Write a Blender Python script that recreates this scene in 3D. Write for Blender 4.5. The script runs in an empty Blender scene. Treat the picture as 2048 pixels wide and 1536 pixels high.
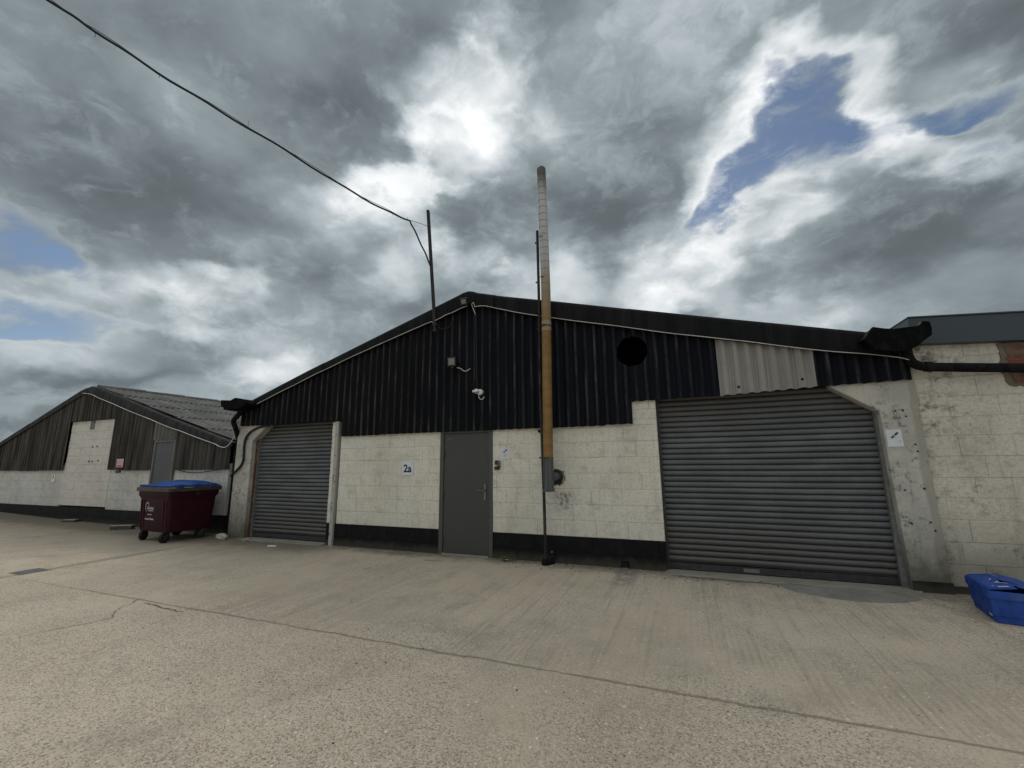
import bpy, bmesh, math, random
from mathutils import Vector, Matrix, Euler
rnd = random.Random(7)
S = bpy.context.scene
C = S.collection
PI = math.pi

# ------------------------------------------------------------------ camera
cam_data = bpy.data.cameras.new('camera')
cam = bpy.data.objects.new('camera', cam_data)
C.objects.link(cam)
cam_data.sensor_fit = 'HORIZONTAL'
cam_data.sensor_width = 36.0
cam_data.lens = 36.0 * 851.22 / 2048.0
cam_data.clip_start = 0.05
cam_data.clip_end = 3000.0
cam.location = (0.0, -6.4, 1.455)
PITCH, ROLL, YAW = 0.18292, -0.009885, -0.37493
_f = Vector((math.sin(YAW)*math.cos(PITCH), math.cos(YAW)*math.cos(PITCH), math.sin(PITCH)))
_r0 = Vector((math.cos(YAW), -math.sin(YAW), 0))
_u0 = _r0.cross(_f)
_r = _r0*math.cos(ROLL) + _u0*math.sin(ROLL)
_u = -_r0*math.sin(ROLL) + _u0*math.cos(ROLL)
cam.rotation_euler = Matrix((_r, _u, -_f)).transposed().to_euler()
S.camera = cam

# ------------------------------------------------------------------ view
S.view_settings.view_transform = 'Standard'
S.view_settings.look = 'None'
S.view_settings.exposure = 0.0
S.view_settings.gamma = 1.0

# ------------------------------------------------------------------ sun
SUN_AZ, SUN_EL = math.radians(-28.3), math.radians(43.3)
sun_data = bpy.data.lights.new('sun', 'SUN')
sun_data.energy = 1.25
sun_data.angle = math.radians(22)
sun_data.color = (1.0, 0.96, 0.9)
sun = bpy.data.objects.new('sun', sun_data)
C.objects.link(sun)
sdir = Vector((math.sin(SUN_AZ)*math.cos(SUN_EL), math.cos(SUN_AZ)*math.cos(SUN_EL), math.sin(SUN_EL)))
sun.rotation_euler = sdir.to_track_quat('Z', 'Y').to_euler()
sun.location = sdir*60

# ------------------------------------------------------------------ sky
# cloud masses over the yard: stereographic sky coordinates round azimuth -20, elevation 35 degrees
# (x, y, half width, half height, turn, brightness change)
LIGHT_AND_SHADE = [
    (-0.345, -0.01, 0.237, 0.091, -0.33, -0.1),
    (-0.426, 0.03, 0.092, 0.082, -0.0, -0.03),
    (-0.368, 0.107, 0.135, 0.081, 0.05, -0.01),
    (-0.443, -0.074, 0.099, 0.028, -0.11, 0.2),
    (-0.342, -0.077, 0.106, 0.036, -0.26, 0.2),
    (-0.402, -0.111, 0.093, 0.03, -0.32, 0.12),
    (-0.455, -0.133, 0.112, 0.03, -0.27, 0.26),
    (-0.44, -0.161, 0.12, 0.02, -0.19, -0.05),
    (-0.317, -0.154, 0.093, 0.066, -0.12, -0.02),
    (-0.399, -0.19, 0.098, 0.021, -0.19, 0.12),
    (-0.299, -0.19, 0.089, 0.028, 0.17, 0.12),
    (-0.155, 0.07, 0.103, 0.08, -0.01, -0.1),
    (-0.214, 0.12, 0.097, 0.05, -0.31, 0.06),
    (-0.278, 0.081, 0.092, 0.053, -0.36, 0.05),
    (-0.06, 0.082, 0.062, 0.092, -1.03, 0.45),
    (-0.069, 0.039, 0.084, 0.052, -0.34, 0.38),
    (-0.032, 0.056, 0.045, 0.057, -0.02, 0.28),
    (-0.111, 0.002, 0.106, 0.035, 0.45, 0.28),
    (-0.179, -0.006, 0.077, 0.033, 0.3, 0.25),
    (-0.229, -0.038, 0.116, 0.041, -0.04, 0.14),
    (-0.236, -0.004, 0.056, 0.029, -0.03, 0.12),
    (-0.154, -0.087, 0.06, 0.044, -0.05, 0.28),
    (-0.113, -0.069, 0.049, 0.059, -0.04, 0.22),
    (-0.199, -0.065, 0.077, 0.048, -0.05, -0.05),
    (-0.176, -0.133, 0.131, 0.052, -0.07, -0.03),
    (-0.248, -0.116, 0.1, 0.044, -0.08, -0.01),
    (-0.049, -0.019, 0.103, 0.091, -0.03, -0.12),
    (0.1, -0.008, 0.124, 0.102, -0.02, -0.09),
    (0.035, 0.114, 0.195, 0.097, -0.17, -0.06),
    (-0.098, 0.135, 0.09, 0.057, -0.0, -0.03),
    (0.134, -0.033, 0.082, 0.045, -0.01, -0.04),
    (0.145, 0.075, 0.091, 0.089, -0.05, -0.03),
    (0.006, 0.042, 0.056, 0.067, -0.03, 0.1),
    (0.059, -0.093, 0.051, 0.044, -0.01, 0.38),
    (0.007, -0.103, 0.046, 0.039, -0.02, 0.34),
    (-0.024, -0.072, 0.068, 0.044, -0.02, 0.05),
    (0.107, -0.107, 0.089, 0.039, 0.0, 0.05),
    (0.155, -0.101, 0.099, 0.05, 0.19, 0.3),
    (0.141, -0.064, 0.07, 0.038, 0.73, 0.18),
    (0.185, -0.009, 0.062, 0.031, 1.11, 0.26),
    (0.201, 0.035, 0.087, 0.046, 1.21, 0.34),
    (0.227, 0.093, 0.048, 0.031, 0.48, 0.3),
    (0.253, 0.108, 0.054, 0.019, -0.37, 0.28),
    (0.3, 0.073, 0.061, 0.027, -0.76, 0.38),
    (0.331, 0.037, 0.063, 0.022, -0.53, 0.26),
    (0.285, 0.015, 0.079, 0.024, 0.55, 0.22),
    (0.224, -0.048, 0.102, 0.031, 0.63, 0.26),
    (0.35, 0.02, 0.089, 0.022, -0.23, 0.18),
    (0.245, 0.012, 0.03, 0.027, -0.03, 0.16),
    (0.365, -0.035, 0.142, 0.065, 0.23, -0.11),
    (0.309, -0.077, 0.12, 0.046, 0.35, -0.06),
    (0.395, -0.01, 0.072, 0.026, 0.26, -0.05),
    (0.24, -0.126, 0.148, 0.024, -0.11, 0.14),
    (0.162, -0.123, 0.064, 0.022, -0.07, 0.25),
    (0.346, -0.12, 0.12, 0.03, 0.07, 0.09),
    (0.421, -0.082, 0.075, 0.028, 0.31, 0.05),
    (0.362, 0.106, 0.091, 0.041, -0.12, -0.09),
    (0.301, 0.113, 0.076, 0.042, -0.11, 0.02),
    (0.378, 0.069, 0.064, 0.024, 0.23, 0.1),
    (0.403, 0.014, 0.055, 0.024, -0.05, 0.14),
]
BLUE_GAPS = [
    (0.251, 0.059, 0.042, 0.04, -0.37, 0.95),
    (0.251, 0.022, 0.072, 0.045, 0.45, 0.95),
    (0.212, -0.015, 0.064, 0.032, 0.87, 0.95),
    (0.187, -0.043, 0.042, 0.022, 0.86, 0.75),
    (0.297, 0.043, 0.041, 0.025, -0.31, 0.85),
    (0.225, 0.084, 0.023, 0.018, -0.07, 0.6),
    (0.26, 0.083, 0.025, 0.019, -0.08, 0.6),
    (0.38, 0.057, 0.053, 0.025, 0.43, 0.75),
    (0.35, 0.043, 0.043, 0.019, 0.19, 0.65),
    (0.396, 0.018, 0.033, 0.016, 0.44, 0.45),
    (0.142, -0.074, 0.025, 0.019, 0.74, 0.35),
    (-0.453, -0.035, 0.056, 0.034, -0.33, 0.95),
    (-0.423, -0.051, 0.039, 0.02, -0.45, 0.6),
    (-0.476, -0.093, 0.08, 0.023, -0.09, 0.7),
    (-0.429, -0.112, 0.092, 0.017, -0.24, 0.5),
    (-0.49, -0.166, 0.096, 0.019, -0.22, 0.4),
    (-0.451, -0.114, 0.054, 0.017, -0.15, 0.35),
]
# end of the sky lists


class Nodes:
    """small helper to write node trees as expressions"""
    def __init__(s, nt):
        s.nt = nt

    def n(s, typ, ins=(), **props):
        nd = s.nt.nodes.new(typ)
        for k, v in props.items():
            setattr(nd, k, v)
        for k, v in (ins.items() if isinstance(ins, dict) else enumerate(ins)):
            if v is None:
                continue
            sock = nd.inputs[k]
            if isinstance(v, bpy.types.NodeSocket):
                s.nt.links.new(v, sock)
            else:
                if sock.type == 'RGBA' and hasattr(v, '__len__') and len(v) == 3:
                    v = (*v, 1)
                sock.default_value = v
        return nd

    def m(s, op, a, b=None, c=None, clamp=False):
        return s.n('ShaderNodeMath', (a, b, c), operation=op, use_clamp=clamp).outputs[0]

    def vm(s, op, a, b=None):
        nd = s.n('ShaderNodeVectorMath', (a, b), operation=op)
        return nd.outputs['Value'] if op in ('DOT_PRODUCT', 'LENGTH', 'DISTANCE') else nd.outputs[0]

    def mix(s, f, a, b, mode='MIX'):
        nd = s.n('ShaderNodeMix', {0: f, 6: a, 7: b}, data_type='RGBA', blend_type=mode)
        return nd.outputs[2]

    def ramp(s, v, a, b, lo=0.0, hi=1.0, smooth=True):
        return s.n('ShaderNodeMapRange', (v, a, b, lo, hi), interpolation_type='SMOOTHSTEP' if smooth else 'LINEAR').outputs[0]

    def noise(s, vec, scale, detail=4, rough=0.55, dist=0.0):
        nd = s.n('ShaderNodeTexNoise', {'Vector': vec, 'Scale': scale, 'Detail': detail, 'Roughness': rough, 'Distortion': dist})
        s.last = nd
        return nd.outputs[0]

    def voro(s, vec, scale, feature='F1'):
        return s.n('ShaderNodeTexVoronoi', {'Vector': vec, 'Scale': scale}, feature=feature)

    def sc(s, vec, x, y, z):
        return s.vm('MULTIPLY', vec, (x, y, z))

    def sep(s, vec):
        return s.n('ShaderNodeSeparateXYZ', (vec,)).outputs

    def comb(s, x, y, z):
        return s.n('ShaderNodeCombineXYZ', (x, y, z)).outputs[0]


world = bpy.data.worlds.new('World')
S.world = world
world.use_nodes = True
wt = world.node_tree
wt.nodes.clear()
W = Nodes(wt)
wdir = W.n('ShaderNodeTexCoord').outputs['Generated']
CA, CE = math.radians(-20), math.radians(35)
c_f = Vector((math.sin(CA)*math.cos(CE), math.cos(CA)*math.cos(CE), math.sin(CE)))
c_r = Vector((math.cos(CA), -math.sin(CA), 0))
c_u = c_r.cross(c_f)
den = W.m('ADD', W.vm('DOT_PRODUCT', wdir, c_f), 1.02)
sx = W.m('DIVIDE', W.vm('DOT_PRODUCT', wdir, c_r), den)
sy = W.m('DIVIDE', W.vm('DOT_PRODUCT', wdir, c_u), den)
squash = W.sc(wdir, 1.0, 1.0, 1.7)
W.noise(squash, 3.2, 3, 0.55)
w1 = W.vm('SUBTRACT', W.last.outputs[1], (0.5, 0.5, 0.5))
W.noise(squash, 9.0, 5, 0.52)
w2 = W.vm('SUBTRACT', W.last.outputs[1], (0.5, 0.5, 0.5))
warp = W.vm('ADD', W.sc(w1, 0.045, 0.045, 0), W.sc(w2, 0.070, 0.070, 0))
p_sky = W.vm('ADD', W.comb(sx, sy, 0.0), warp)


def blobs(lst):
    acc = None
    for (x, y, rx, ry, rot, amp) in lst:
        mp = W.n('ShaderNodeMapping', {'Vector': p_sky, 'Location': (x, y, 0), 'Rotation': (0, 0, rot), 'Scale': (rx, ry, 1)}, vector_type='TEXTURE')
        g = W.n('ShaderNodeTexGradient', (mp.outputs[0],), gradient_type='SPHERICAL').outputs[1]
        v = W.ramp(g, 0.0, 0.85, 0.0, amp)
        acc = v if acc is None else W.m('ADD', acc, v)
    return acc if acc is not None else 0.0


fbm = W.noise(squash, 4.5, 9, 0.58, 0.35)
billow = W.noise(squash, 5.6, 8, 0.52, 0.15)
fine = W.noise(squash, 15.0, 8, 0.58, 0.1)
masses = blobs(LIGHT_AND_SHADE)
lum = W.m('ADD', 0.292, masses)
lum = W.m('SMOOTH_MAX', lum, 0.19, 0.10)
lum = W.m('ADD', lum, W.m('MULTIPLY', W.m('SUBTRACT', fbm, 0.5), 0.22))
shape = W.m('ADD', W.m('MULTIPLY', W.m('SUBTRACT', billow, 0.5), 0.90), W.m('MULTIPLY', W.m('SUBTRACT', fine, 0.5), 0.20))
lum = W.m('MULTIPLY', lum, W.m('ADD', 1.0, W.m('MULTIPLY', shape, W.ramp(lum, 0.18, 0.55, 0.75, 1.25))))
# thin cloud edges lit through from behind, strongest near the hidden sun
dens_p = W.vm('ADD', squash, W.sc(w2, 0.11, 0.11, 0.11))
dens = W.noise(dens_p, 3.6, 9, 0.50, 0.0)
near = W.m('ADD', W.ramp(W.vm('DOT_PRODUCT', wdir, sdir), 0.45, 0.98, 0.07, 0.40), 0.0)
near = W.m('MULTIPLY', near, W.ramp(masses, -0.10, 0.10, 0.10, 1.15))
thin = W.m('MULTIPLY', W.ramp(dens, 0.52, 0.35), near)
thick = W.m('MULTIPLY', W.ramp(dens, 0.50, 0.64), 0.055)
lum = W.m('SUBTRACT', W.m('ADD', lum, thin), thick)
wisp = W.noise(W.vm('ADD', squash, W.sc(w2, 0.10, 0.10, 0.10)), 13.0, 11, 0.66, 0.3)
gap = W.m('ADD', blobs(BLUE_GAPS), W.m('ADD', W.m('MULTIPLY', W.m('SUBTRACT', wisp, 0.5), 1.35), W.m('MULTIPLY', W.m('SUBTRACT', dens, 0.5), -0.7)))
clear = W.m('MULTIPLY', W.ramp(gap, 0.24, 0.90), W.ramp(wisp, 0.66, 0.44, 0.50, 1.0))
edge = W.m('MULTIPLY', W.ramp(gap, -0.05, 0.30), W.m('SUBTRACT', 1.0, clear))
lum = W.m('ADD', lum, W.m('MULTIPLY', edge, 0.10))
wy = W.sep(wdir)[1]
behind = W.ramp(wy, 0.15, -0.45)  # sky behind the camera is made brighter to light the front walls
back_l = W.m('ADD', 0.36, W.m('MULTIPLY', fbm, 0.52))
lum = W.n('ShaderNodeMix', {0: behind, 2: lum, 3: back_l}, data_type='FLOAT').outputs[0]
# added brightness high overhead, out of the picture, to light the ground
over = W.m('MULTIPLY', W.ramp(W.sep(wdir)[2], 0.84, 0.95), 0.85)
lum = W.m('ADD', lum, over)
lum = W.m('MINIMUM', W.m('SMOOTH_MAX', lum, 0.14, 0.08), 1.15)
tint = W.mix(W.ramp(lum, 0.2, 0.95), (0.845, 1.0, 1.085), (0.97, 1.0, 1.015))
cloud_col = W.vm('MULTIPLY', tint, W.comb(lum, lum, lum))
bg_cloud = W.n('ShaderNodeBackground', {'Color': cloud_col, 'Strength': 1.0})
sky_tex = W.n('ShaderNodeTexSky', sky_type='NISHITA', sun_disc=False, sun_elevation=SUN_EL, sun_rotation=SUN_AZ, air_density=1.0, dust_density=0.6, ozone_density=2.0)
bg_sky = W.n('ShaderNodeBackground', {'Color': sky_tex.outputs[0], 'Strength': 0.072})
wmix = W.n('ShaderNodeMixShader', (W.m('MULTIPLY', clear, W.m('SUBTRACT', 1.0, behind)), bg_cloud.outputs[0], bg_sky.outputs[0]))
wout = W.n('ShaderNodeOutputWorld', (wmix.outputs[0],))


# ------------------------------------------------------------------ materials
class Mat(Nodes):
    def __init__(s, name, rough=0.8, metal=0.0, spec=0.3):
        s.mat = bpy.data.materials.new(name)
        s.mat.use_nodes = True
        Nodes.__init__(s, s.mat.node_tree)
        s.b = s.nt.nodes['Principled BSDF']
        s.b.inputs['Roughness'].default_value = rough
        s.b.inputs['Metallic'].default_value = metal
        s.b.inputs['Specular IOR Level'].default_value = spec
        s.P = s.n('ShaderNodeNewGeometry').outputs['Position']
        s.O = s.n('ShaderNodeTexCoord').outputs['Object']

    def col(s, c):
        if isinstance(c, bpy.types.NodeSocket):
            s.nt.links.new(c, s.b.inputs['Base Color'])
        else:
            s.b.inputs['Base Color'].default_value = (*c, 1)
        return s

    def rough(s, v):
        s.nt.links.new(v, s.b.inputs['Roughness'])

    def bump(s, h, strength=0.5, dist=0.01):
        bn = s.n('ShaderNodeBump', {'Height': h, 'Strength': strength, 'Distance': dist})
        if s.b.inputs['Normal'].is_linked:
            prev = s.b.inputs['Normal'].links[0].from_socket
            s.nt.links.new(prev, bn.inputs['Normal'])
        s.nt.links.new(bn.outputs[0], s.b.inputs['Normal'])
        return s


def plain(name, c, rough=0.6, metal=0.0, var=0.25, scale=14.0, spec=0.3):
    m = Mat(name, rough, metal, spec)
    n = m.noise(m.O, scale, 5)
    f = m.ramp(n, 0.25, 0.75)
    m.col(m.mix(f, tuple(x*(1-var) for x in c), tuple(min(1, x*(1+var)) for x in c)))
    m.bump(m.noise(m.O, scale*9, 3), 0.15, 0.003)
    return m.mat


def painted_block(name, base, dirt, dirt_amt, dark_low=False, soot=False):
    m = Mat(name, 0.85)
    x, y, z = m.sep(m.P)
    big = m.noise(m.P, 1.1, 5, 0.6)
    med = m.noise(m.P, 9, 6, 0.65)
    drip = m.noise(m.sc(m.P, 9, 9, 0.9), 1.6, 5, 0.65)
    fac = m.m('ADD', m.m('MULTIPLY', m.ramp(big, 0.35, 0.75), 0.45), m.m('MULTIPLY', m.ramp(drip, 0.5, 0.78), 0.45))
    fac = m.m('ADD', fac, m.m('MULTIPLY', m.ramp(med, 0.56, 0.72), 0.35))
    fac = m.m('MULTIPLY', fac, dirt_amt)
    low = m.ramp(m.m('ADD', z, m.m('MULTIPLY', m.m('SUBTRACT', big, 0.5), 1.2)), 1.0, 0.2)
    fac = m.m('ADD', fac, m.m('MULTIPLY', low, 0.85 if dark_low else 0.16), clamp=True)
    warm = m.mix(m.ramp(m.noise(m.P, 0.7, 3), 0.4, 0.65), base, tuple(b*k for b, k in zip(base, (1.0, 0.985, 0.95))))
    c = m.mix(fac, warm, dirt)
    # dark pin holes of the open block texture
    pits = m.noise(m.P, 80, 4, 0.75)
    c = m.mix(m.ramp(pits, 0.54, 0.70, 0, 0.55), c, tuple(d*0.55 for d in dirt))
    mott = m.noise(m.P, 26, 5, 0.7)
    c = m.mix(m.ramp(mott, 0.46, 0.66, 0, 0.34), c, dirt)
    blotch = m.noise(m.sc(m.P, 1, 1, 1.6), 3.4, 6, 0.68)
    c = m.mix(m.ramp(blotch, 0.50, 0.68, 0, 0.26 if dark_low else 0.38), c, tuple(d*1.05 for d in dirt))
    if soot:
        d = m.vm('LENGTH', m.vm('MULTIPLY', m.vm('SUBTRACT', m.P, (-1.70, 0.0, 0.98)), (1.0, 1.0, 0.55)))
        sfac = m.m('MULTIPLY', m.ramp(d, 0.24, 0.02), m.ramp(m.noise(m.P, 16, 6, 0.7), 0.38, 0.62))
        below = m.ramp(z, 1.06, 0.98)
        c = m.mix(m.m('MULTIPLY', m.m('MULTIPLY', sfac, below), 0.85), c, (0.05, 0.045, 0.04))
    if dark_low:
        # mould spreading from the corner by the column
        d = m.ramp(x, 3.5, 2.6)
        mould = m.m('MULTIPLY', m.ramp(m.noise(m.P, 9, 8, 0.75), 0.46, 0.62), m.m('MULTIPLY', m.m('MAXIMUM', d, m.ramp(z, 0.75, 0.2)), m.ramp(m.noise(m.P, 1.9, 3), 0.38, 0.58)))
        c = m.mix(m.m('MULTIPLY', mould, 0.8), c, (0.07, 0.066, 0.055))
    m.col(c)
    m.bump(m.noise(m.P, 48, 5, 0.75), 0.85, 0.008)
    m.bump(m.noise(m.P, 9, 4), 0.4, 0.012)
    return m.mat


M = {}
M['white_block'] = painted_block('painted_block_cream', (0.74, 0.700, 0.600), (0.30, 0.275, 0.215), 0.66, soot=True)
M['right_block'] = painted_block('painted_block_dirty', (0.66, 0.62, 0.53), (0.27, 0.25, 0.20), 0.75, dark_low=True)
M['left_block'] = painted_block('painted_block_grey', (0.62, 0.605, 0.56), (0.26, 0.25, 0.22), 0.8)
M['infill_block'] = painted_block('painted_block_infill', (0.66, 0.615, 0.55), (0.33, 0.30, 0.26), 0.75)


def black_paint(name, base, lift, moss):
    m = Mat(name, 0.75, 0, 0.15)
    x, y, z = m.sep(m.P)
    n = m.noise(m.P, 6, 6, 0.65)
    c = m.mix(m.ramp(n, 0.45, 0.75), base, lift)
    sc = m.noise(m.P, 55, 4, 0.7)
    c = m.mix(m.ramp(sc, 0.66, 0.74, 0, 0.6), c, (0.16, 0.155, 0.14))
    low = m.m('MULTIPLY', m.ramp(m.m('ADD', z, m.m('MULTIPLY', m.m('SUBTRACT', n, 0.5), 0.22)), 0.16, 0.0), 0.8)
    c = m.mix(low, c, moss)
    m.col(c)
    m.bump(m.noise(m.P, 60, 4, 0.7), 0.5, 0.006)
    return m.mat


M['black_block'] = black_paint('black_bitumen_paint', (0.0065, 0.0065, 0.0065), (0.014, 0.0135, 0.0125), (0.062, 0.056, 0.042))
M['left_black'] = black_paint('weathered_black_paint', (0.010, 0.010, 0.009), (0.022, 0.021, 0.017), (0.055, 0.055, 0.030))


def clad_paint(name, dark, mid, worn, amount, pitch):
    m = Mat(name, 0.72, 0, 0.12)
    x, y, z = m.sep(m.P)
    crest = m.m('MULTIPLY_ADD', m.m('SINE', m.m('MULTIPLY', x, 2*PI/pitch)), 0.5, 0.5)
    streak = m.noise(m.sc(m.P, 26, 26, 1.3), 1.0, 6, 0.7)
    patch = m.noise(m.P, 1.3, 4, 0.6)
    grit = m.noise(m.P, 42, 5, 0.7)
    rib = m.noise(m.comb(m.m('FLOOR', m.m('DIVIDE', x, pitch)), m.m('MULTIPLY', z, 0.55), 3.0), 1.7, 4, 0.7)
    f = m.m('MULTIPLY', m.m('MULTIPLY', m.ramp(streak, 0.38, 0.68), m.ramp(rib, 0.30, 0.68, 0.15, 1.0)), m.ramp(crest, 0.72, 0.99))
    f = m.m('MULTIPLY', f, m.ramp(patch, 0.34, 0.62, 0.30, 1.0))
    f = m.m('MULTIPLY', f, m.ramp(grit, 0.30, 0.58, 0.25, 1.0))
    c = m.mix(m.ramp(m.noise(m.sc(m.P, 7, 7, 0.8), 1.0, 5), 0.35, 0.7), dark, mid)
    c = m.mix(m.m('MULTIPLY', f, amount), c, worn)
    if pitch < .2 and dark[0] < .01:
        c = m.mix(m.m('MULTIPLY', m.ramp(x, -5.0, -1.5), 0.75), c, m.mix(0.30, c, (0.006, 0.009, 0.022)))
    flake = m.m('MULTIPLY', m.ramp(grit, 0.66, 0.74), m.ramp(streak, 0.48, 0.62))
    c = m.mix(m.m('MULTIPLY', flake, amount), c, tuple(w*1.5 for w in worn))
    m.col(c)
    m.bump(m.noise(m.P, 48, 5, 0.7), 0.35, 0.006)
    return m.mat


PITCH_C = 0.146
M['clad_black'] = clad_paint('black_painted_fibre_cement', (0.0040, 0.0044, 0.0058), (0.0085, 0.0088, 0.0100), (0.150, 0.140, 0.122), 0.85, PITCH_C)
M['clad_left'] = clad_paint('weathered_black_fibre_cement', (0.034, 0.031, 0.027), (0.092, 0.086, 0.073), (0.20, 0.19, 0.165), 0.75, PITCH_C)
M['barge_black'] = clad_paint('black_verge_paint', (0.0045, 0.0047, 0.0055), (0.0110, 0.0108, 0.0105), (0.05, 0.046, 0.038), 0.35, 0.9)
M['barge_left'] = clad_paint('weathered_verge_paint', (0.016, 0.016, 0.016), (0.034, 0.033, 0.031), (0.10, 0.095, 0.085), 0.5, 0.9)


def fibre(name, c0, c1, spots, sscale=9):
    m = Mat(name, 0.9)
    n = m.noise(m.P, 2.2, 6, 0.65)
    c = m.mix(m.ramp(n, 0.35, 0.68), c0, c1)
    s = m.noise(m.P, sscale, 7, 0.75)
    c = m.mix(m.ramp(s, 0.56, 0.68, 0, 0.8), c, spots)
    drip = m.noise(m.sc(m.P, 14, 14, 0.8), 1.0, 5, 0.6)
    c = m.mix(m.ramp(drip, 0.56, 0.75, 0, 0.35), c, tuple(x*0.45 for x in c0))
    m.col(c)
    m.bump(m.noise(m.P, 70, 4, 0.7), 0.4, 0.004)
    return m.mat


M['pale_sheet'] = fibre('pale_fibre_cement', (0.27, 0.258, 0.235), (0.31, 0.297, 0.27), (0.26, 0.248, 0.225), 5)
M['roof_left'] = fibre('lichened_roof_sheet', (0.10, 0.098, 0.09), (0.17, 0.165, 0.15), (0.055, 0.054, 0.048), 6)
M['roof_main'] = fibre('dark_roof_sheet', (0.07, 0.068, 0.064), (0.11, 0.107, 0.10), (0.05, 0.05, 0.045), 6)
M['left_pale'] = fibre('grey_overdoor_sheet', (0.13, 0.125, 0.115), (0.17, 0.165, 0.155), (0.09, 0.088, 0.08), 6)


def pillar(name, c0, c1, mould_amt):
    m = Mat(name, 0.88)
    x, y, z = m.sep(m.P)
    n = m.noise(m.P, 2.6, 6, 0.65)
    c = m.mix(m.ramp(n, 0.38, 0.66), c0, c1)
    drip = m.noise(m.sc(m.P, 11, 11, 0.9), 1.0, 6, 0.65)
    c = m.mix(m.ramp(drip, 0.52, 0.74, 0, 0.55), c, (0.17, 0.16, 0.13))
    mould = m.noise(m.P, 13, 9, 0.78)
    zone = m.ramp(m.noise(m.P, 1.9, 3), 0.44, 0.62)
    c = m.mix(m.m('MULTIPLY', m.m('MULTIPLY', m.ramp(mould, 0.50, 0.63), zone), mould_amt), c, (0.045, 0.043, 0.036))
    rust = m.m('MULTIPLY', m.ramp(m.noise(m.P, 5, 5, 0.7), 0.60, 0.72), 0.5)
    c = m.mix(rust, c, (0.24, 0.15, 0.075))
    strip = m.m('MULTIPLY', m.ramp(m.m('ADD', x, m.m('MULTIPLY', m.m('SUBTRACT', n, 0.5), 0.14)), 2.535, 2.56), 0.6)
    c = m.mix(strip, c, (0.27, 0.245, 0.195))
    low = m.m('MULTIPLY', m.ramp(m.m('ADD', z, m.m('MULTIPLY', m.m('SUBTRACT', mould, 0.5), 0.9)), 0.85, 0.05), 0.9)
    c = m.mix(low, c, (0.085, 0.080, 0.058))
    m.col(c)
    m.bump(m.noise(m.P, 30, 6, 0.7), 0.5, 0.008)
    return m.mat


M['pillar'] = pillar('stained_white_concrete', (0.40, 0.385, 0.34), (0.52, 0.49, 0.42), 0.85)
M['pillar_left'] = pillar('streaked_white_concrete', (0.36, 0.34, 0.30), (0.49, 0.46, 0.385), 0.9)


def shutter_mat(z0):
    m = Mat('galvanised_shutter_steel', 0.5, 0.12, 0.35)
    x, y, z = m.sep(m.P)
    n = m.noise(m.sc(m.P, 1.4, 1, 5), 1.0, 5, 0.6)
    big = m.noise(m.P, 0.9, 4)
    c = m.mix(m.ramp(n, 0.35, 0.7), (0.090, 0.095, 0.097), (0.138, 0.144, 0.148))
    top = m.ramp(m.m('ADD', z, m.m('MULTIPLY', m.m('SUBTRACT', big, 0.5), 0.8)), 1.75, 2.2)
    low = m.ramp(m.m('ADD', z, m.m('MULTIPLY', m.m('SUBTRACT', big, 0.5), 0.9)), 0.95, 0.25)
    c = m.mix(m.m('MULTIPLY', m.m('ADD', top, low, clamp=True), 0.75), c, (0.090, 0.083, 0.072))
    d = m.noise(m.sc(m.P, 22, 22, 2.2), 1.0, 5, 0.7)
    c = m.mix(m.ramp(d, 0.52, 0.72, 0, 0.5), c, (0.09, 0.083, 0.072))
    m.col(c)
    m.rough(m.ramp(n, 0.3, 0.7, 0.45, 0.62))
    gro = m.m('FRACT', m.m('DIVIDE', m.m('SUBTRACT', z, z0), 0.0755))
    c = m.mix(m.m('MULTIPLY', m.m('MAXIMUM', m.ramp(gro, 0.80, 0.90), m.ramp(gro, 0.10, 0.0)), 0.8), c, (0.028, 0.027, 0.025))
    m.col(c)
    m.bump(m.noise(m.P, 40, 4), 0.12, 0.004)
    return m.mat


M['shutter_large'] = shutter_mat(0.122)
M['shutter_small'] = shutter_mat(0.130)
M['guide_grey'] = plain('grey_painted_steel', (0.16, 0.158, 0.145), 0.6, 0.1)
M['guide_dark'] = plain('dark_steel', (0.045, 0.045, 0.043), 0.5, 0.3)


def rusty(name, c0, c1, f0=0.4, f1=0.62, scale=8, rough=0.75, spec=0.15):
    m = Mat(name, rough, 0.0, spec)
    n = m.noise(m.sc(m.P, 1, 1, 0.45), scale, 7, 0.7)
    m.col(m.mix(m.ramp(n, f0, f1), c0, c1))
    m.bump(m.noise(m.P, 60, 4), 0.25, 0.003)
    return m.mat


M['rust_guide'] = rusty('rusted_guide_paint', (0.085, 0.032, 0.014), (0.17, 0.13, 0.10), 0.48, 0.66)
M['white_steel'] = rusty('worn_white_steel', (0.15, 0.13, 0.10), (0.38, 0.37, 0.335), 0.32, 0.46, 10)
M['door_grey'] = plain('grey_door_paint', (0.050, 0.050, 0.043), 0.45, 0, 0.05, 3, 0.4)
M['frame_grey'] = plain('grey_door_frame_paint', (0.072, 0.072, 0.064), 0.5, 0, 0.08, 5)
M['steel'] = plain('brushed_handle_steel', (0.15, 0.15, 0.145), 0.36, 0.8, 0.1)
M['left_door'] = plain('faded_grey_door', (0.080, 0.082, 0.082), 0.55, 0, 0.1, 3)
M['fascia'] = plain('grey_fascia_coating', (0.034, 0.045, 0.055), 0.42, 0, 0.05, 2, 0.4)
M['black_iron'] = rusty('black_painted_iron', (0.006, 0.006, 0.007), (0.020, 0.019, 0.018), 0.4, 0.7, 10, 0.8, 0.08)
M['black_gutter'] = rusty('black_painted_gutter', (0.0035, 0.0038, 0.0045), (0.010, 0.010, 0.010), 0.42, 0.7, 14, 0.85, 0.06)
M['void'] = plain('unlit_interior_surface', (0.03, 0.03, 0.03), 0.95)  # dark base colour stands in for unlit depth
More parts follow.
